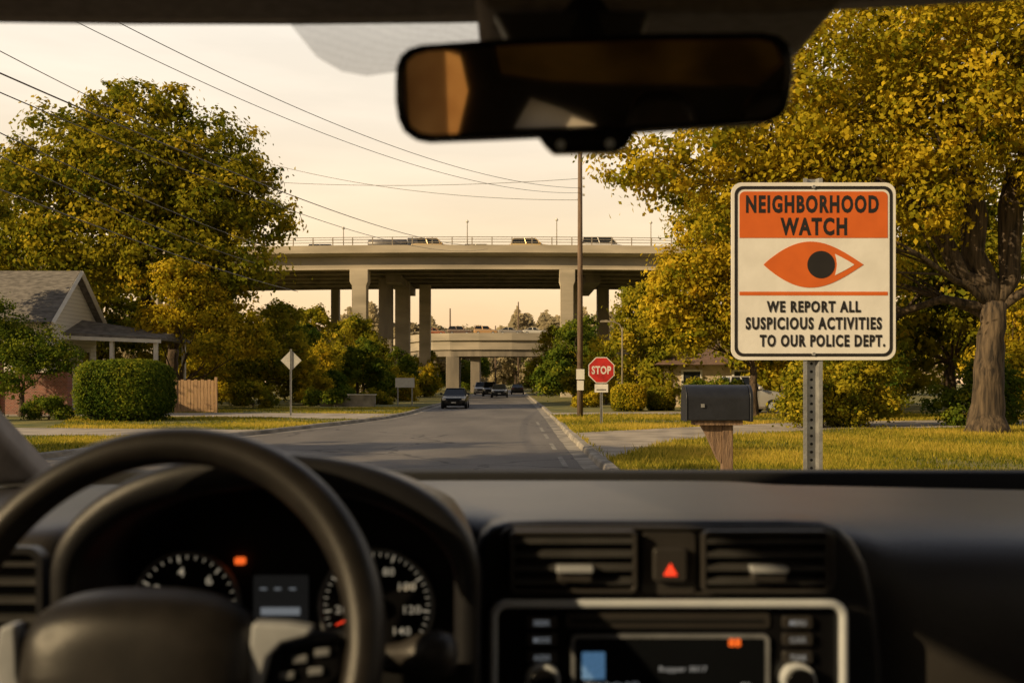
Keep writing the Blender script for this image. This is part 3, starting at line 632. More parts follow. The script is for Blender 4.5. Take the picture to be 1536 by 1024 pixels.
vehicle('pickup_truck','white pickup parked on the drive behind the hedge',(.7,.68,.64),(10.6,47.2,.12),R(100),'pickup',cat='pickup')
for x_,y_,k,col,lab in [(-8.2,4.0,'suv',(.75,.55,.30),'tan suv driving on the overpass'),(-3.2,8.5,'suv',(.5,.46,.40),'grey suv driving on the overpass'),
 (2.0,4.0,'suv',(.75,.55,.25),'gold suv driving on the overpass'),(4.9,9,'sedan',(.6,.48,.3),'tan sedan driving on the overpass'),(9.4,4.0,'van',(.75,.70,.62),'pale van driving on the overpass'),(12.6,9,'sedan',(.6,.57,.5),'silver sedan driving on the overpass'),(-20,8,'suv',(.1,.09,.09),'black suv driving on the overpass')]:
    vehicle('car',lab,col,(x_,100+y_+curve_y(x_),zt(x_)-.5),R(90),k,group='traffic on the overpass',sc=1.0)
tk=thing('tanker_truck','dark tanker truck driving on the overpass','truck',(-12.6,104.2,zt(-12.6)-.6))
v,f=tubeg([(-2.4,0,1.25),(-2.3,0,1.25),(1.6,0,1.25),(1.7,0,1.25)],[.35,.52,.52,.35],16); mk('tank',v,f,mat('tank_paint',(.20,.19,.19),.35,.3,scale=3),tk,smooth=True)
v,f=prismg([(1.8,.45),(3.0,.45),(3.0,1.05),(2.75,1.75),(1.8,1.8)],-.9,.9); mk('truck_cab',v,f,mat('cab_paint',(.07,.08,.11),.35,.2,scale=3),tk,bevel=.06)
v,f=prismg([(-2.4,.5),(1.8,.5),(1.8,.68),(-2.4,.68)],-.7,.7); mk('chassis',v,f,M['matblack'],tk)
for x_ in (-1.9,-1.2,.6,2.4):
    for s in (-1,1):
        v,f=tubeg([(x_,s*.65,.4),(x_,s*.9,.4)],.4,16); mk('wheel',v,f,M['tyre'],tk)
for x_,k,col in ((-12,'sedan',(.5,.18,.09)),(-8.0,'suv',(.22,.15,.12)),(-4.0,'suv',(.7,.42,.2)),(-.3,'sedan',(.4,.37,.34)),(3.4,'sedan',(.8,.77,.7)),(7.2,'suv',(.5,.44,.38))):
    yy=np.interp(x_,[p[0] for p in path],[p[1] for p in path])
    vehicle('car','car queued on the ramp bridge behind its parapet',col,(x_,150+yy+1.7,8.85),R(90),k,group='cars on the ramp bridge',sc=.8)

# ------------------------------------------------------------ houses
h=thing('house','white clapboard gabled house with grey shingle roof and side porch','house',(-27,50,0))
x0,x1,y0,y1,ez,rz_=-5.5,5,-2.6,2.9,4.7,7.0
v=[(x0,y0,0),(x1,y0,0),(x1,y1,0),(x0,y1,0),(x0,y0,ez),(x1,y0,ez),(x1,y1,ez),(x0,y1,ez),(x0,.1,rz_),(x1,.1,rz_)]
mk('wall',v,[(0,1,5,4),(1,2,6,9,5),(2,3,7,6),(3,0,4,8,7)],M['siding'],h)
def slab(a,b,c,d,t):
    n=(Vector(b)-Vector(a)).cross(Vector(d)-Vector(a)).normalized()*t
    P=[Vector(p) for p in (a,b,c,d)]; return [*P,*[p+n for p in P]],[(0,3,2,1),(4,5,6,7),(0,1,5,4),(1,2,6,5),(2,3,7,6),(3,0,4,7)]
k=.5
g1=slab((x0-.4,y0-k,ez-.42),(x1+.4,y0-k,ez-.42),(x1+.4,.1,rz_+.02),(x0-.4,.1,rz_+.02),.14)
g2=slab((x1+.4,y1+k,ez-.42),(x0-.4,y1+k,ez-.42),(x0-.4,.1,rz_+.02),(x1+.4,.1,rz_+.02),.14)
v,f=join([g1,g2]); mk('roof',v,f,M['shingle'],h)
g=[tubeg([(x1+.44,y0-k,ez-.38),(x1+.44,.1,rz_+.05)],.12,4),tubeg([(x1+.44,.1,rz_+.05),(x1+.44,y1+k,ez-.38)],.12,4)]
v,f=join(g); mk('bargeboard',v,f,M['trim'],h)
v=[(5.01,-1.0,3.85),(9.9,-1.4,3.62),(9.9,3.4,3.62),(5.01,3.6,3.85),(5.01,-1.0,4.0),(9.9,-1.4,3.74),(9.7,1.2,4.05),(5.01,1.2,4.75),(9.9,3.4,3.74),(5.01,3.6,4.0)]
mk('porch_roof',v,[(0,1,2,3),(0,4,5,1),(4,7,6,5),(7,9,8,6),(1,5,6,8,2),(3,2,8,9),(0,3,9,7,4)],M['shingle'],h)
v=[(5.0,-1.05,3.66),(9.95,-1.46,3.46),(9.95,-1.42,3.46),(5.0,-1.01,3.66),(5.0,-1.05,3.85),(9.95,-1.46,3.63),(9.95,-1.42,3.63),(5.0,-1.01,3.85)]
mk('porch_fascia',v,boxg(0,1,0,1,0,1)[1],M['trim'],h)
for px_,py_ in ((7.4,-1.0),(9.6,-1.15),(9.6,3)):
    box('porch_post',(px_-.09,px_+.09,py_-.09,py_+.09,0,3.6),M['trim'],h)
for yy in (-1.4,1.5):
    wn=box('window',(x1+.01,x1+.04,yy-.45,yy+.45,1.5,3.1),M['window'],h)
    v,f=ringg(rrect(yy,2.3,1.15,1.85,.01,1),rrect(yy,2.3,.9,1.6,.01,1),0,.06); v=[(x1+.01+b,a,c) for a,b,c in v]; mk('frame',v,f,M['trim'],wn)
wn=box('window',(1,2.2,y0-.04,y0-.01,1.6,3.1),M['window'],h)
v,f=ringg(rrect(1.6,2.35,1.45,1.75,.01,1),rrect(1.6,2.35,1.2,1.5,.01,1),y0-.08,y0-.005); mk('frame',v,f,M['trim'],wn)
bw=thing('brick_wall','low red brick garden wall with posts in front of the house','wall',(-22.3,45,.1))
v,f=join([boxg(-4,1.9,-.12,.12,0,1.9),boxg(1.9,2.4,-.25,.25,0,2.4),boxg(-1.2,-.7,-.25,.25,0,2.3)]); mk('bricks',v,f,M['brick'],bw)
v,f=join([boxg(1.85,2.45,-.3,.3,2.402,2.5),boxg(-1.25,-.65,-.3,.3,2.302,2.4)]); mk('coping',v,f,M['kerb'],bw)
fe=thing('wooden_fence','new honey brown wooden board fence beside the hedge','fence',(-15.1,47.5,.1))
G=[]
for i in range(11): G.append(boxg(-.8+i*.16,-.8+i*.16+.14,-.015,.015,.05,1.55+.04*(i%2)))
v,f=join(G); mk('boards',v,f,M['fencewood'],fe); v,f=join([boxg(-.8,.96,.016,.08,.3,.4),boxg(-.8,.96,.016,.08,1.2,1.3)]); mk('fence_rail',v,f,M['fencewood'],fe)
for x_ in (-.88,1.04): box('fence_post',(x_-.06,x_+.06,-.06,.06,-.05,1.7),M['fencewood'],fe)
h2=thing('house','low cream bungalow with brown roof behind the trees','house',(14,62,0))
M['cream']=mat('cream_stucco',(.66,.54,.38),.85,scale=2); M['brownroof']=mat('brown_roof',(.20,.12,.08),.9,scale=4,bump=.4)
mk('wall',*boxg(-5,5,-3,4,0,2.7),M['cream'],h2)
v=[(-5.6,-3.7,2.6),(5.6,-3.7,2.6),(5.6,4.7,2.6),(-5.6,4.7,2.6),(-3,.5,4.0),(3,.5,4.0)]
mk('roof',v,[(0,1,5,4),(1,2,5),(2,3,4,5),(3,0,4),(3,2,1,0)],M['brownroof'],h2)
for x_ in (-3.4,-.4,2.6):
    wn=box('window',(x_-.5,x_+.5,-3.04,-3.005,1,2.2),M['window'],h2)
    v,f=ringg(rrect(x_,1.6,1.25,1.45,.01,1),rrect(x_,1.6,1,1.2,.01,1),-3.08,-3.003); mk('frame',v,f,M['trim'],wn)

# ------------------------------------------------------------ poles, wires
def upole(label,loc,hh,r=.13,arms=True):
    e=thing('utility_pole',label,'utility pole',loc)
    v,f=tubeg([(0,0,-.2),(0,0,hh*.5),(0,0,hh)],[r,r*.85,r*.68],12); mk('pole',v,f,M['polewood'],e,smooth=True)
    if arms:
        for i in range(3):
            v,f=tubeg([(.11,0,hh-1.3-.35*i),(.2,0,hh-1.3-.35*i)],.05,8); mk('insulator',v,f,M['trim'],e)
    return e
up=upole('slim brown wooden utility pole with two white notices at the kerb',(2.86,42,.12),11.3)
box('notice',(-.17,.17,-.16,-.15,1.55,1.98),M['white'],up); box('notice',(-.14,.14,-.155,-.145,1.1,1.5),M['white'],up)
upole('brown wooden utility pole carrying several wires beside the street',(-10.9,12,.1),9.3)
upole('distant wooden utility pole beside the bridge',(-3.0,182,0),12,.16,False)
upole('distant wooden utility pole beside the bridge',(-9.9,160,0),13.5,.16,False)
upole('distant wooden utility pole behind the overpass',(1.2,190,0),17,.16,False)
def wire(a,b,sag,r):
    pts=[]; a=Vector(a);b=Vector(b)
    for i in range(41):
        t=i/40; p=a.lerp(b,t); p.z-=4*sag*t*(1-t); pts.append(p)
    v,f=tubeg(pts,r,5); o=mk('overhead_wire',v,f,M['wire']); o['label']='thin dark overhead wire strung between utility poles'; o['category']='wire'; o['group']='overhead wires'
P0=(-10.9,12)
wire((*P0,9.3),(2.86,42,9.7),1.3,.009); wire((*P0,8.9),(2.86,42,9.5),1.35,.008)
wire((*P0,7.35),(-3.6,84,13.1),.9,.018); wire((*P0,7.1),(-2.2,90,13.6),1.5,.013)
wire((*P0,6.9),(-12.0,49,8.2),.35,.014); wire((*P0,6.6),(-12.6,49,7.4),.35,.014); wire((*P0,5.75),(-10.5,49,6.0),.3,.016)
wire((-12.6,50,11.6),(2.86,42,10.1),.25,.011); wire((-12.6,50,12.6),(2.86,42,9.2),.5,.011); wire((2.86,42,9.6),(6.5,100,20),.3,.012)
wire((*P0,8.1),(-13.5,50,12.6),.4,.012)
lamp((6.4,58,.1),5.0,'curved arm grey street lamp among the trees',arm=-1.2)

# ------------------------------------------------------------ signs
def chan_post(e,z0,z1,w_=.12,y=.03,holes=True):
    a=w_/2; pr=[(-a,.0),(-a*.62,.0),(-a*.42,.035),(a*.42,.035),(a*.62,.0),(a,.0),(a,.006),(a*.66,.006),(a*.46,.041),(-a*.46,.041),(-a*.66,.006),(-a,.006)]
    v,f=prismz([(x_,y+yy) for x_,yy in pr],z0,z1); o=mk('post',v,f,M['galv'],e)
    if holes:
        G=[]; z=z0+.05
        while z<z1-.03:
            G.append(prismg(circ(0,z,w_*.075,10),y+.032,y+.0345)); z+=w_*.42
        v,f=join(G); mk('bolt_holes',v,f,M['matblack'],o)
U=.004333
ns=thing('neighborhood_watch_sign','white and orange neighborhood watch sign on perforated steel post','sign',(1.959,6.5,0))
ZC=2.228
def sx(px): return (px-1220)*U
def sz(py): return ZC-(py-407)*U
v,f=prismg(rrect(0,ZC,247*U,266*U,16*U,8),-.004,.004); mk('sign_plate',v,f,M['white'],ns,bevel=.0015)
v,f=ringg(rrect(0,ZC,237*U,255*U,13*U,8),rrect(0,ZC,228*U,246*U,10*U,8),-.0062,-.0042); mk('border',v,f,M['signblack'],ns)
v,f=prismg([(sx(1109),sz(357)),(sx(1331),sz(357))]+[p for p in rrect(sx(1220),sz(322),222*U,69*U,8*U,6)[0:14]],-.0062,-.0042); mk('orange_panel',v,f,M['signorange'],ns)
v,f=boxg(sx(1109),sx(1331),-.0062,-.0042,sz(443),sz(437.5)); mk('dividing_line',v,f,M['signorange'],ns)
up_=[];lo=[]
for i in range(33):
    t=i/32; px=1145+150*t; s=math.sin(math.pi*t**.92); hgt=34.5*s
    up_.append((sx(px),sz(397-hgt))); lo.append((sx(px),sz(397+hgt)))
v,f=prismg(lo+up_[-2:0:-1],-.0062,-.0042); mk('eye_symbol',v,f,M['signorange'],ns)
# white part of the eye to the right of the pupil
wv_=[(1252,381),(1262,386),(1273,392),(1281,397),(1273,402),(1262,408),(1252,413),(1254,405),(1255,397),(1254,389)]
v,f=prismg([(sx(a),sz(b)) for a,b in wv_],-.0078,-.0064); mk('eye_white',v,f,M['white'],ns)
v,f=prismg(circ(sx(1231),sz(397),20.5*U),-.0086,-.0066); mk('pupil',v,f,M['signblack'],ns)
Y=-.0076
text('NEIGHBORHOOD',sx(1218),sz(306.5),Y,199*U,27*U,M['signblack'],ns,bold=.042,space=1.2)
text('WATCH',sx(1220),sz(340),Y,100*U,27*U,M['signblack'],ns,bold=.042,space=1.2)
text('WE REPORT ALL',sx(1220),sz(460),Y,141*U,17.5*U,M['signblack'],ns,bold=.040,space=1.2)
text('SUSPICIOUS ACTIVITIES',sx(1220),sz(485),Y,204*U,19*U,M['signblack'],ns,bold=.040,space=1.2)
text('TO OUR POLICE DEPT.',sx(1233),sz(511),Y,188*U,18.5*U,M['signblack'],ns,bold=.040,space=1.2)
chan_post(ns,-.1,ZC+140*U,.125,.006)
for pz in (281,531):
    v,f=prismg(circ(0,sz(pz),.012,12),-.014,-.004); mk('bolt',v,f,M['galv'],ns,bevel=.002)
ss=thing('stop_sign','red octagonal stop sign with small white plate on steel post','sign',(2.94,32.9,.12))
def octo(r,cz=1.82): return [(r*math.cos(R(22.5+45*i)),cz+r*math.sin(R(22.5+45*i))) for i in range(8)]
v,f=prismg(octo(.46),-.004,.004); mk('sign_plate',v,f,M['white'],ss)
v,f=prismg(octo(.432),-.009,-.0045); mk('red_face',v,f,M['signred'],ss)
text('STOP',0,1.82,-.012,.64,.27,M['white'],ss,bold=.03)
v,f=boxg(-.22,.22,-.004,.004,1.09,1.36); mk('plate',v,f,M['white'],ss); v,f=boxg(-.16,.16,-.0075,-.005,1.16,1.19); mk('plate_text_line',v,f,M['signblack'],ss)
chan_post(ss,-.1,2.2,.09,.006,False)
ds=thing('diamond_sign','plain grey back of a diamond road sign on post','sign',(-9.5,43,.12))
v,f=prismg([(0,1.92),(.45,2.37),(0,2.82),(-.45,2.37)],-.004,.004); mk('sign_plate',v,f,M['signback'],ds,bevel=.002)
chan_post(ds,-.1,2.85,.08,-.05,False)
bs=thing('sign_board','plain white notice board on two posts beside the street','sign',(-6.75,63,.1))
v,f=boxg(-.6,.6,-.03,.03,1.15,1.75); mk('board',v,f,M['white'],bs)
for s in (-.45,.45): box('leg',(s-.04,s+.04,.032,.1,-.1,1.75),M['galv'],bs)
gw=thing('garden_wall','low pale rendered garden wall beside the street','wall',(-9.6,60,.1))
mk('wall',*boxg(-1.9,1.4,-.12,.12,-.1,.7),M['kerb'],gw); mk('coping',*boxg(-1.95,1.45,-.16,.16,.702,.76),M['trim'],gw)
mb=thing('mailbox','dark blue grey metal mailbox on angled wooden post','mailbox',(1.74,8.5,.1))
hw=.27
pr=[(-.13,1.09),(.13,1.09),(.13,1.27)]+[(.13*math.cos(a),1.27+.12*math.sin(a)) for a in [R(15+15*i) for i in range(11)]]+[(-.13,1.27)]
v,f=prismg(pr,-hw,hw-.02); v=[(b,a,c) for a,b,c in v]; mk('mailbox_body',v,f,M['mailbox'],mb,bevel=.008)
pr2=[(a*1.06,1.09+(c-1.09)*1.04-.01) for a,c in pr]; v,f=prismg(pr2,hw-.018,hw+.01); v=[(b,a,c) for a,b,c in v]; mk('mailbox_door',v,f,M['mailbox'],mb,bevel=.006)
pr3=[(a*1.05,1.09+(c-1.09)*1.03-.008) for a,c in pr]; v,f=prismg(pr3,-hw-.012,-hw-.001); v=[(b,a,c) for a,b,c in v]; mk('mailbox_back',v,f,M['mailbox'],mb,bevel=.004)
v,f=boxg(-.16,-.13,-.143,-.139,1.2,1.23); mk('flag_hub',v,f,M['galv'],mb)
box('base_board',(-.2,.2,-.1,.1,1.05,1.088),M['wood'],mb)
box('post',(.04,.13,-.05,.05,-.15,1.048),M['wood'],mb,bevel=.006)
v,f=prismg([(-.14,1.047),(.038,1.047),(.038,.72),(-.0,.76),(-.10,.98)],-.04,.04); mk('bracket',v,f,M['wood'],mb,bevel=.004)

# ------------------------------------------------------------ our car interior
car=thing('car_cabin','dark car cabin with dashboard, steering wheel and rear view mirror','car',(0,0,0))
secs=[]
for x_ in [-.95,-.8,-.6,-.47,-.425,-.415,-.2,-.015,-.005,.1,.2,.33,.36,.42,.6,.8,1.0]:
    if x_<.34: pr=[(1.56,1.20),(1.56,1.358),(1.4,1.362),(1.2,1.366),(1.02,1.369),(.965,1.364),(.945,1.35),(.94,1.30),(.94,1.1),(.95,.6)]
    else: pr=[(1.56,1.20),(1.56,1.352),(1.4,1.358),(1.2,1.364),(1.04,1.366),(.97,1.355),(.935,1.325),(.92,1.27),(.93,1.1),(.95,.6)]
    if -.42<x_<-.01: pr=[(y if y>1.1 else y+.075,z) for y,z in pr]
    ex=max(0,abs(x_)-.3)*.05
    secs.append([(x_,y-ex*(1 if y>1.5 else 0)*2,z-ex*.35) for y,z in pr])
V=[p for s in secs for p in s]; n=len(secs[0]); F=[]
for i in range(len(secs)-1):
    for k in range(n-1): F.append((i*n+k,i*n+k+1,(i+1)*n+k+1,(i+1)*n+k))
dash=mk('dashboard',V,F,M['plastic_top'],car,smooth=True)
s_=dash.modifiers.new('sub','SUBSURF'); s_.render_levels=2; s_.levels=2
box('windscreen_seal',(-.95,1.0,1.545,1.60,1.335,1.363),M['matblack'],car,bevel=.004)
cu=.0006; X0,Z0=.1392,1.341
def q(u,v_): return (X0+u*cu,Z0+v_*cu)
def qr(u,v_,w_,h_,r_): return rrect(X0+u*cu,Z0+v_*cu,w_*cu,h_*cu,r_*cu)
outl=[(-310,-420),(-302,-150),(-294,-40),(-288,10),(-280,34),(-264,50),(-235,57),(-180,59),(180,59),(235,57),(262,48),(282,30),(302,-5),(316,-60),(326,-150),(335,-420)]
pod=prism('centre_console',[q(a,b) for a,b in outl],.9,.965,M['plastic'],car,bevel=.010,seg=4)
v,f=ringg(qr(0,0,500,104,20),qr(0,0,486,92,15),.895,.9005); mk('vent_surround',v,f,M['plastic_top'],pod,bevel=.0015)
def vent(uc):
    v,f=prismg(qr(uc,2,180,84,6),.8965,.8995); vt=mk('air_vent',v,f,M['matblack'],car)
    v,f=ringg(qr(uc,2,188,92,9),qr(uc,2,176,80,5),.884,.8964); mk('vent_frame',v,f,M['plastic_top'],vt,bevel=.001)
    for i in range(4):
        zc=2+30-i*20
        x0_,z0_=q(uc-87,zc+4); x1_,z1_=q(uc+87,zc-4)
        v=[(x0_,.884,z0_-.004),(x1_,.884,z0_-.004),(x1_,.884,z0_-.0005),(x0_,.884,z0_-.0005),(x0_,.8955,z0_),(x1_,.8955,z0_),(x1_,.8955,z0_+.0025),(x0_,.8955,z0_+.0025)]
        mk('slat',v,[(0,1,2,3),(3,2,6,7),(4,7,6,5),(0,4,5,1),(0,3,7,4),(1,5,6,2)],M['slat'],vt)
    v,f=prismg(qr(uc+1,-6,54,10,3),.872,.886); mk('vent_tab',v,f,M['satin'],vt,bevel=.0015)
    v,f=prismg(qr(uc+1,-19,50,13,3),.876,.888); mk('vent_tab_grip',v,f,M['plastic_top'],vt,bevel=.0015)
vent(-141); vent(143)
v,f=prismg(qr(2,-3,80,92,8),.8945,.8995); mk('button_panel',v,f,M['plastic_top'],pod,bevel=.001)
v,f=prismg(qr(2,-3,50,50,6),.886,.8944); hb_=mk('hazard_button',v,f,M['plastic_top'],pod,bevel=.002)
v,f=prismg([q(-8,-18),q(12,-18),q(2,0)],.8848,.8858); mk('hazard_triangle',v,f,M['red_em'],hb_)
v,f=prismg(qr(-2,-190,520,270,22),.8865,.8995); radio=mk('radio',v,f,M['black'],car,bevel=.002)
v,f=ringg(qr(-2,-190,526,276,24),qr(-2,-190,502,252,15),.877,.8862); mk('silver_bezel',v,f,M['silver'],radio,bevel=.003,seg=3)
v,f=prismg(qr(-2,-84,300,22,5),.8848,.886); mk('disc_slot',v,f,M['plastic_top'],radio)
v,f=prismg(qr(-2,-84,280,5,2),.8835,.8845); mk('slot_opening',v,f,M['matblack'],radio)
v,f=prismg(qr(1,-185,280,150,6),.8842,.8858); scr=mk('screen',v,f,M['screen'],radio)
v,f=ringg(qr(1,-185,292,162,9),qr(1,-185,281,151,6),.8825,.8860); mk('screen_frame',v,f,M['chrome_dark'],radio)
v,f=prismg(qr(-112,-150,34,40,2),.8832,.884); mk('screen_icon',v,f,M['blue_em'],radio)
Xa,Za=q(20,-156); text('Ropper 3017',Xa,Za,.8836,70*cu,10*cu,M['grey_em'],radio,bold=.01)
Xa,Za=q(-85,-178); text('00:14 Radio 0:32',Xa,Za,.8836,80*cu,8*cu,M['grey_em'],radio,bold=.01)
Xa,Za=q(96,-116); text('88',Xa,Za,.8836,18*cu,12*cu,M['orange_em'],radio,bold=.03)
Xa,Za=q(112,-180); text('80',Xa,Za,.8836,14*cu,9*cu,M['grey_em'],radio,bold=.02)
for s in (-1,1):
    for i,vv in enumerate((-86,-111,-137)):
        v,f=prismg(qr(s*188,vv,44,18,4),.8815,.886); b_=mk('button',v,f,M['plastic_top'],radio,bevel=.001)
        Xa,Za=q(s*188,vv); text(['SEEK','MODE','AUDIO'][i] if s<0 else ['MENU','CLOCK','TUNE'][i],Xa,Za,.8808,24*cu,8*cu,M['grey_em'],radio,name='button_lettering',bold=.01)
    kx,kz=q(s*187,-169)
    def cyl(r,y0,y1,m,nm):
        v,f=prismg(circ(kx,kz,r,32),y0,y1); return mk(nm,v,f,m,radio,bevel=.001)
    cyl(25*cu,.874,.886,M['silver'],'knob_ring'); cyl(20*cu,.868,.8742,M['black'],'knob')
# instrument cluster
def arch(cx,zb,hw_,h_,y,p=2.1,N=44,leg=.95):
    o=[(cx-hw_*.98,y,leg)]
    for i in range(N+1):
        a=math.pi-math.pi*i/N; c,s=math.cos(a),math.sin(a)
        o.append((cx+hw_*math.copysign(abs(c)**(2/p),c),y,zb+h_*abs(s)**(2/p)))
    o.append((cx+hw_*.98,y,leg)); return o
rings=[arch(-.19,1.30,.11,.05,1.35),arch(-.195,1.335,.145,.062,1.16),arch(-.205,1.335,.168,.088,1.0),arch(-.208,1.335,.18,.102,.88),arch(-.209,1.335,.183,.106,.856),arch(-.209,1.334,.1825,.106,.848),arch(-.209,1.333,.178,.101,.842),arch(-.209,1.330,.166,.088,.842),arch(-.209,1.329,.160,.082,.850),arch(-.209,1.326,.155,.075,.955)]
V=[p for r_ in rings for p in r_]; n=len(rings[0]); F=[]
for i in range(len(rings)-1):
    for k in range(n-1): F.append((i*n+k,i*n+k+1,(i+1)*n+k+1,(i+1)*n+k))
mk('instrument_hood',V,F,M['plastic'],car,smooth=True)
ic=prism('instrument_cluster',[(a,c) for a,b,c in arch(-.209,1.326,.155,.075,.95)],.952,.96,M['matblack'],car)
def gauge(cx,cz,r,nums,a0,a1,needle,fs):
    v,f=prismg(circ(cx,cz,r,48),.9475,.951); mk('gauge',v,f,M['black'],ic)
    v,f=ringg(circ(cx,cz,r*1.04,48),circ(cx,cz,r*.99,48),.940,.951); mk('gauge_ring',v,f,M['chrome_dark'],ic)
    G=[]; N=(len(nums)-1)*5
    for i in range(N+1):
        a=R(a0+(a1-a0)*i/N); big=i%5==0; r0=r*(.82 if big else .88); r1=r*.95; t=.0008 if big else .0004
        d=Vector((math.cos(a),math.sin(a))); n_=Vector((-d.y,d.x))*t
        pts=[d*r0-n_,d*r1-n_,d*r1+n_,d*r0+n_]; G.append(prismg([(cx+p.x,cz+p.y) for p in pts],.9462,.947))
    v,f=join(G); mk('tick_marks',v,f,M['mark'],ic)
    for i,s in enumerate(nums):
        a=R(a0+(a1-a0)*i/(len(nums)-1)); text(s,cx+math.cos(a)*r*.64,cz+math.sin(a)*r*.64,.9465,fs*len(s)*.72,fs,M['mark'],ic,name='gauge_numeral',bold=.01)
    a=R(needle); d=Vector((math.cos(a),math.sin(a))); n_=Vector((-d.y,d.x))*.0013
    pts=[-n_,d*r*.8-n_*.3,d*r*.8+n_*.3,n_]; v,f=prismg([(cx+p.x,cz+p.y) for p in pts],.9445,.9455); mk('needle',v,f,M['red_em'],ic)
    v,f=prismg(circ(cx,cz,r*.16,24),.942,.9465); mk('needle_hub',v,f,M['plastic'],ic)
gauge(-.308,1.291,.049,['0','2','4','6','8'],205,-5,222,.009)
gauge(-.128,1.290,.053,['0','20','40','60','80','100','120','140'],225,-45,205,.0075)
v,f=prismg(rrect(-.2195,1.290,.052,.056,.002),.949,.951); dp=mk('trip_display',v,f,mat('trip_screen',(.03,.03,.03),.3,scale=5,emit=(.5,.48,.45),estr=.015),ic)
v,f=boxg(-.238,-.201,.9468,.9476,1.281,1.288); mk('display_bar',v,f,M['grey_em'],ic)
for i,x_ in enumerate((-.2355,-.222,-.208)): 
    v,f=boxg(x_-.003,x_+.003,.9468,.9476,1.305,1.3065); mk('display_mark',v,f,M['grey_em'],ic)
v,f=prismg(rrect(-.258,1.332,.0095,.0062,.0015),.947,.951); mk('warning_lamp',v,f,M['orange_em'],ic)
# steering wheel
sw=bpy.data.objects.new('steering_wheel',None); C.objects.link(sw); sw.parent=car; sw.location=(-.2665,.75,1.303); sw.empty_display_size=.1
ti=R(20)
def wp(r,a): return (r*math.cos(a),r*math.sin(a)*math.sin(ti),r*math.sin(a)*math.cos(ti))
v,f=tubeg([wp(.1565,2*math.pi*i/96) for i in range(96)],[.0148+.0016*max(0,math.cos(2*(2*math.pi*i/96-.6)))for i in range(96)],20,closed=True); mk('rim',v,f,M['leather'],sw,smooth=True)
V=[];F=[];NR,NA=18,64
def hubo(a):
    c,s=math.cos(a),math.sin(a); p=2.5
    return (.088*math.copysign(abs(c)**(2/p),c)*(1 if s>-.2 else .9),(.044 if s>0 else .10)*math.copysign(abs(s)**(2/p),s))
V.append((-.008,-.040,0))
for i in range(1,NR+1):
    t=math.sin(i/NR*math.pi/2)
    for k in range(NA):
        x_,z_=hubo(2*math.pi*k/NA); V.append((-.008+x_*t,-.040+.034*(1-math.sqrt(max(0,1-t**4)))+z_*t*.25,z_*t))
for k in range(NA):
    F.append((0,1+k,1+(k+1)%NA))
for i in range(NR-1):
    for k in range(NA): F.append((1+i*NA+k,1+i*NA+(k+1)%NA,1+(i+1)*NA+(k+1)%NA,1+(i+1)*NA+k))
mk('airbag_cover',V,F,M['leather'],sw,smooth=True)
def wpoly(name,pts,y0,y1,m,bev=.003):
    v,f=prismg([((a-235)*.0005,(969-b)*.0005) for a,b in pts],y0,y1); return mk(name,v,f,m,sw,bevel=bev)
wpoly('spoke',[(380,950),(548,945),(545,1040),(380,1080)],-.004,.012,M['plastic'],.005)
wpoly('spoke',[(-75,950),(70,950),(70,1080),(-75,1040)],-.004,.012,M['plastic'],.005)
wpoly('spoke_trim',[(388,924),(440,926),(478,932),(470,944),(432,954),(412,975),(398,1030),(384,1080),(362,1080),(380,1000)],-.022,-.0045,M['satin'])
wpoly('spoke_trim',[(44,926),(20,930),(12,985),(26,1060),(46,1080),(70,1080),(48,1000)],-.022,-.0045,M['satin'])
wpoly('button_pad',[(424,962),(512,950),(515,1005),(470,1050),(404,1070)],-.010,-.0042,M['black'])
wpoly('button_pad',[(-50,950),(10,955),(24,1060),(-40,1020)],-.010,-.0042,M['black'])
for a,b in ((455,982),(436,1006),(488,972),(478,1000)): wpoly('wheel_button',[(a-11,b-5),(a+11,b-7),(a+11,b+4),(a-11,b+6)],-.013,-.0102,M['chrome_dark'],.001)
for a,b in ((-10,975),(-7,1000)): wpoly('wheel_button',[(a-12,b-5),(a+12,b-5),(a+12,b+5),(a-12,b+5)],-.013,-.0102,M['chrome_dark'],.001)
v,f=tubeg([(0,.02,-.08),(0,.20,-.12)],[.045,.05],20); mk('steering_column',v,f,M['plastic'],sw,smooth=True)
v,f=tubeg([(-.20,.86,1.255),(-.12,.83,1.273),(-.088,.81,1.281),(-.080,.806,1.282),(-.070,.803,1.283),(-.060,.80,1.284),(-.050,.797,1.284),(-.045,.796,1.284),(-.043,.796,1.284)],[.008,.008,.010,.014,.0175,.0185,.0165,.010,.002],20); mk('indicator_stalk',v,f,M['plastic_top'],car,smooth=True)
v,f=prismg(rrect(-.475,1.29,.08,.11,.012),.93,.9385); vl=mk('air_vent',v,f,M['matblack'],car)
v,f=ringg(rrect(-.475,1.29,.09,.12,.014),rrect(-.475,1.29,.078,.108,.01),.915,.9295); mk('vent_frame',v,f,M['plastic'],vl)
for i in range(6):
    z_=1.332-i*.017; v,f=boxg(-.514,-.437,.918,.93,z_,z_+.004); mk('slat',v,f,M['slat'],vl)
for s,(p0,p1) in ((-1,((-.66,1.45,1.36),(-.80,.95,1.80))),(1,((.98,1.44,1.34),(.90,.98,1.92)))):
    V=[]; w1=.075
    for x_,y_,z_ in (p0,p1): V+=[(x_,y_-.03,z_),(x_+s*w1,y_-.10,z_),(x_+s*w1,y_+.02,z_),(x_+s*.01,y_+.05,z_)]
    mk('windscreen_pillar',V,[(0,1,2,3),(4,7,6,5),(0,4,5,1),(1,5,6,2),(2,6,7,3),(3,7,4,0)],M['pillar'],car,bevel=.012,seg=3)
V=[];F=[]
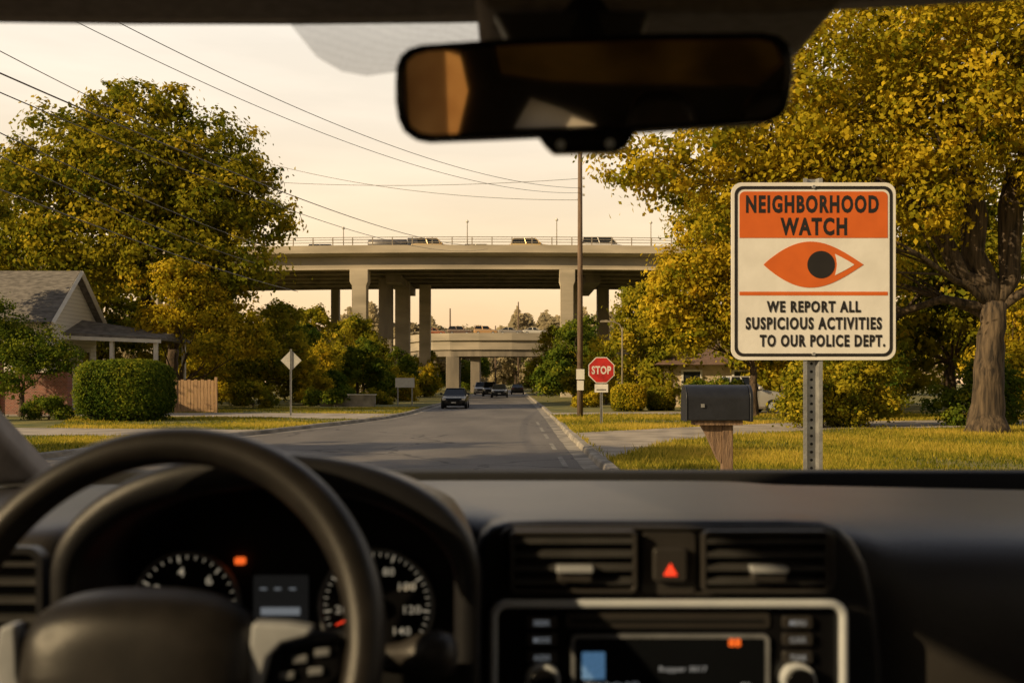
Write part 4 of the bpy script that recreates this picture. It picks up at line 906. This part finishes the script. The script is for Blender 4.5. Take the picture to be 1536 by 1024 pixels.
for i in range(13):
    x_=-.85+i*(1.9/12); k=((x_-.1)/.95); zf=1.868+.03*(x_) ; yf=1.02-.10*k*k
    V+=[(x_,yf,zf),(x_,yf+.03,zf+.03),(x_,yf-.03,zf-.004),(x_,.5,zf+.035),(x_,-1.3,zf+.03),(x_,-1.3,zf+.08),(x_,.5,zf+.09)]
for i in range(12):
    for a,b in ((1,0),(0,2),(2,3),(3,4),(4,5),(5,6),(6,1)): F.append((i*7+a,i*7+b,(i+1)*7+b,(i+1)*7+a))
mk('headliner',V,F,M['headliner'],car,smooth=False)
for s,x_ in ((-1,-.80),(1,1.02)):
    a,b=min(x_,x_+s*.06),max(x_,x_+s*.06)
    v,f=join([boxg(a,b,-1.3,1.5,.5,1.32),boxg(a,b,.02,.14,1.322,1.9),boxg(a,b,-1.3,-.8,1.322,1.9)]); dr=mk('door',v,f,M['door'],car)
    xm=x_+s*.03
    mk('side_window',[(xm,-.8,1.32),(xm,1.5,1.32),(xm,1.5,1.34),(xm,.95,1.9),(xm,-.8,1.9)],[(0,1,2,3,4)],M['sundim'],dr)  # pane added to dim the sun on the dash
rbk=mk('rear_bulkhead',*boxg(-.86,1.08,-1.42,-1.302,.5,1.95),M['door'],car)
wins=[([(-.50,1.44),(-.37,1.44),(-.32,1.62),(-.34,1.72),(-.50,1.78)],'patch_o'),([(-.20,1.515),(-.15,1.60),(-.06,1.57),(.04,1.52)],'patch_w'),([(-.24,1.66),(-.10,1.64),(.10,1.63),(.46,1.62),(.53,1.68),(.50,1.76),(-.26,1.76)],'patch_b')]  # openings shaped to place patches in the mirror's reflection
for i,(P_,m_) in enumerate(wins):
    v,f=prismg(P_,-1.6,-1.2); ct=mk('cut_tmp',v,f,M['headliner']); md=rbk.modifiers.new('b','BOOLEAN'); md.operation='DIFFERENCE'; md.object=ct; md.solver='EXACT'
    dg=bpy.context.evaluated_depsgraph_get(); nm=bpy.data.meshes.new_from_object(rbk.evaluated_get(dg)); rbk.modifiers.clear(); rbk.data=nm; nm.name='rear_bulkhead'
    bpy.data.objects.remove(ct)
    mk('reflection_pane',[(a,-1.36,b) for a,b in P_],[tuple(range(len(P_)))],M[m_],rbk)  # panes added only for what the mirror reflects
mk('floor',*boxg(-.86,1.08,-1.4,1.5,.45,.495),M['door'],car)
for xc in (-.32,.5):
    v,f=prismg(rrect(xc,1.05,.48,.72,.08),-1.05,-.92); mk('rear_seat',v,f,M['leather'],car,bevel=.03)
for xc in (.20,.47):
    v,f=prismg([(xc-.09,1.40),(xc+.09,1.40),(xc+.08,1.58),(xc+.04,1.63),(xc-.05,1.635),(xc-.09,1.59)],-1.04,-.95); mk('headrest',v,f,M['leather'],car,bevel=.03)
v,f=prismg([(-.035,1.90),(-.03,1.812),(-.02,1.800),(.20,1.797),(.26,1.800),(.272,1.815),(.285,1.85),(.285,1.90)],.80,.93); mk('overhead_console',v,f,M['headliner'],car,bevel=.006)
fp=[(-.235,.99,1.875),(-.215,.995,1.85),(-.195,1.0,1.826),(-.17,1.002,1.812),(-.145,1.003,1.808),(-.11,1.0,1.812),(-.03,.985,1.83),(-.03,.97,1.875)]
mk('windscreen_frit',fp,[tuple(range(len(fp)))],M['frit'],car)
def mo(a,b):
    base=[(-150,-70),(60,-66),(240,-60)]
    P=[(-296,15),(-294,38),(-287,54),(-274,64),(-255,69),(-120,74),(80,75),(250,71),(272,66),(286,55),(293,38),(295,12),(292,-18),(287,-38),(276,-51),(258,-58),(60,-66),(-150,-70),(-252,-71),(-272,-67),(-286,-56),(-294,-38),(-297,-12)]
    return [(.0605+x*.0005*a,1.721+y*.0005*b) for x,y in P]
PV=Vector((.06,.75,1.721)); RM=Matrix.Translation(PV)@Matrix.Rotation(R(-1.3),4,'Y')@Matrix.Rotation(R(9.5),4,'X')@Matrix.Rotation(R(-3),4,'Z')@Matrix.Translation(-PV)
def mkm(name,v,f,m,par,**k): return mk(name,[RM@Vector(p) for p in v],f,m,par,**k)
v,f=prismg(mo(1,1),.749,.778); rv=mkm('rear_view_mirror',v,f,M['matblack'],car,bevel=.010,seg=4)
v,f=ringg(mo(1,1),mo(.965,.87),.743,.7488); mkm('mirror_frame',v,f,M['black'],rv,bevel=.002,seg=2)
v,f=prismg(mo(.963,.865),.7462,.7485); mkm('mirror_glass',v,f,M['mirror'],rv)
v,f=prismg([(.018,1.688),(.094,1.690),(.086,1.678),(.078,1.6735),(.030,1.674),(.024,1.680)],.75,.775); mkm('mirror_sensor',v,f,M['black'],rv,bevel=.002)
for x_ in (.036,.073):
    v,f=prismg(circ(x_,1.6805,.0035,12),.7475,.7505); mkm('sensor_lens',v,f,M['silver'],rv)
v,f=tubeg([(.06,.775,1.735),(.06,.80,1.78),(.06,.83,1.81)],[.014,.016,.03],14); mk('mirror_mount',v,f,M['matblack'],rv,smooth=True)
v,f=prismg([(-.016,1.795),(.11,1.795),(.10,1.762),(.0,1.765)],.79,.81); mk('mirror_bracket',v,f,M['plastic_top'],rv,bevel=.005)
print('done')
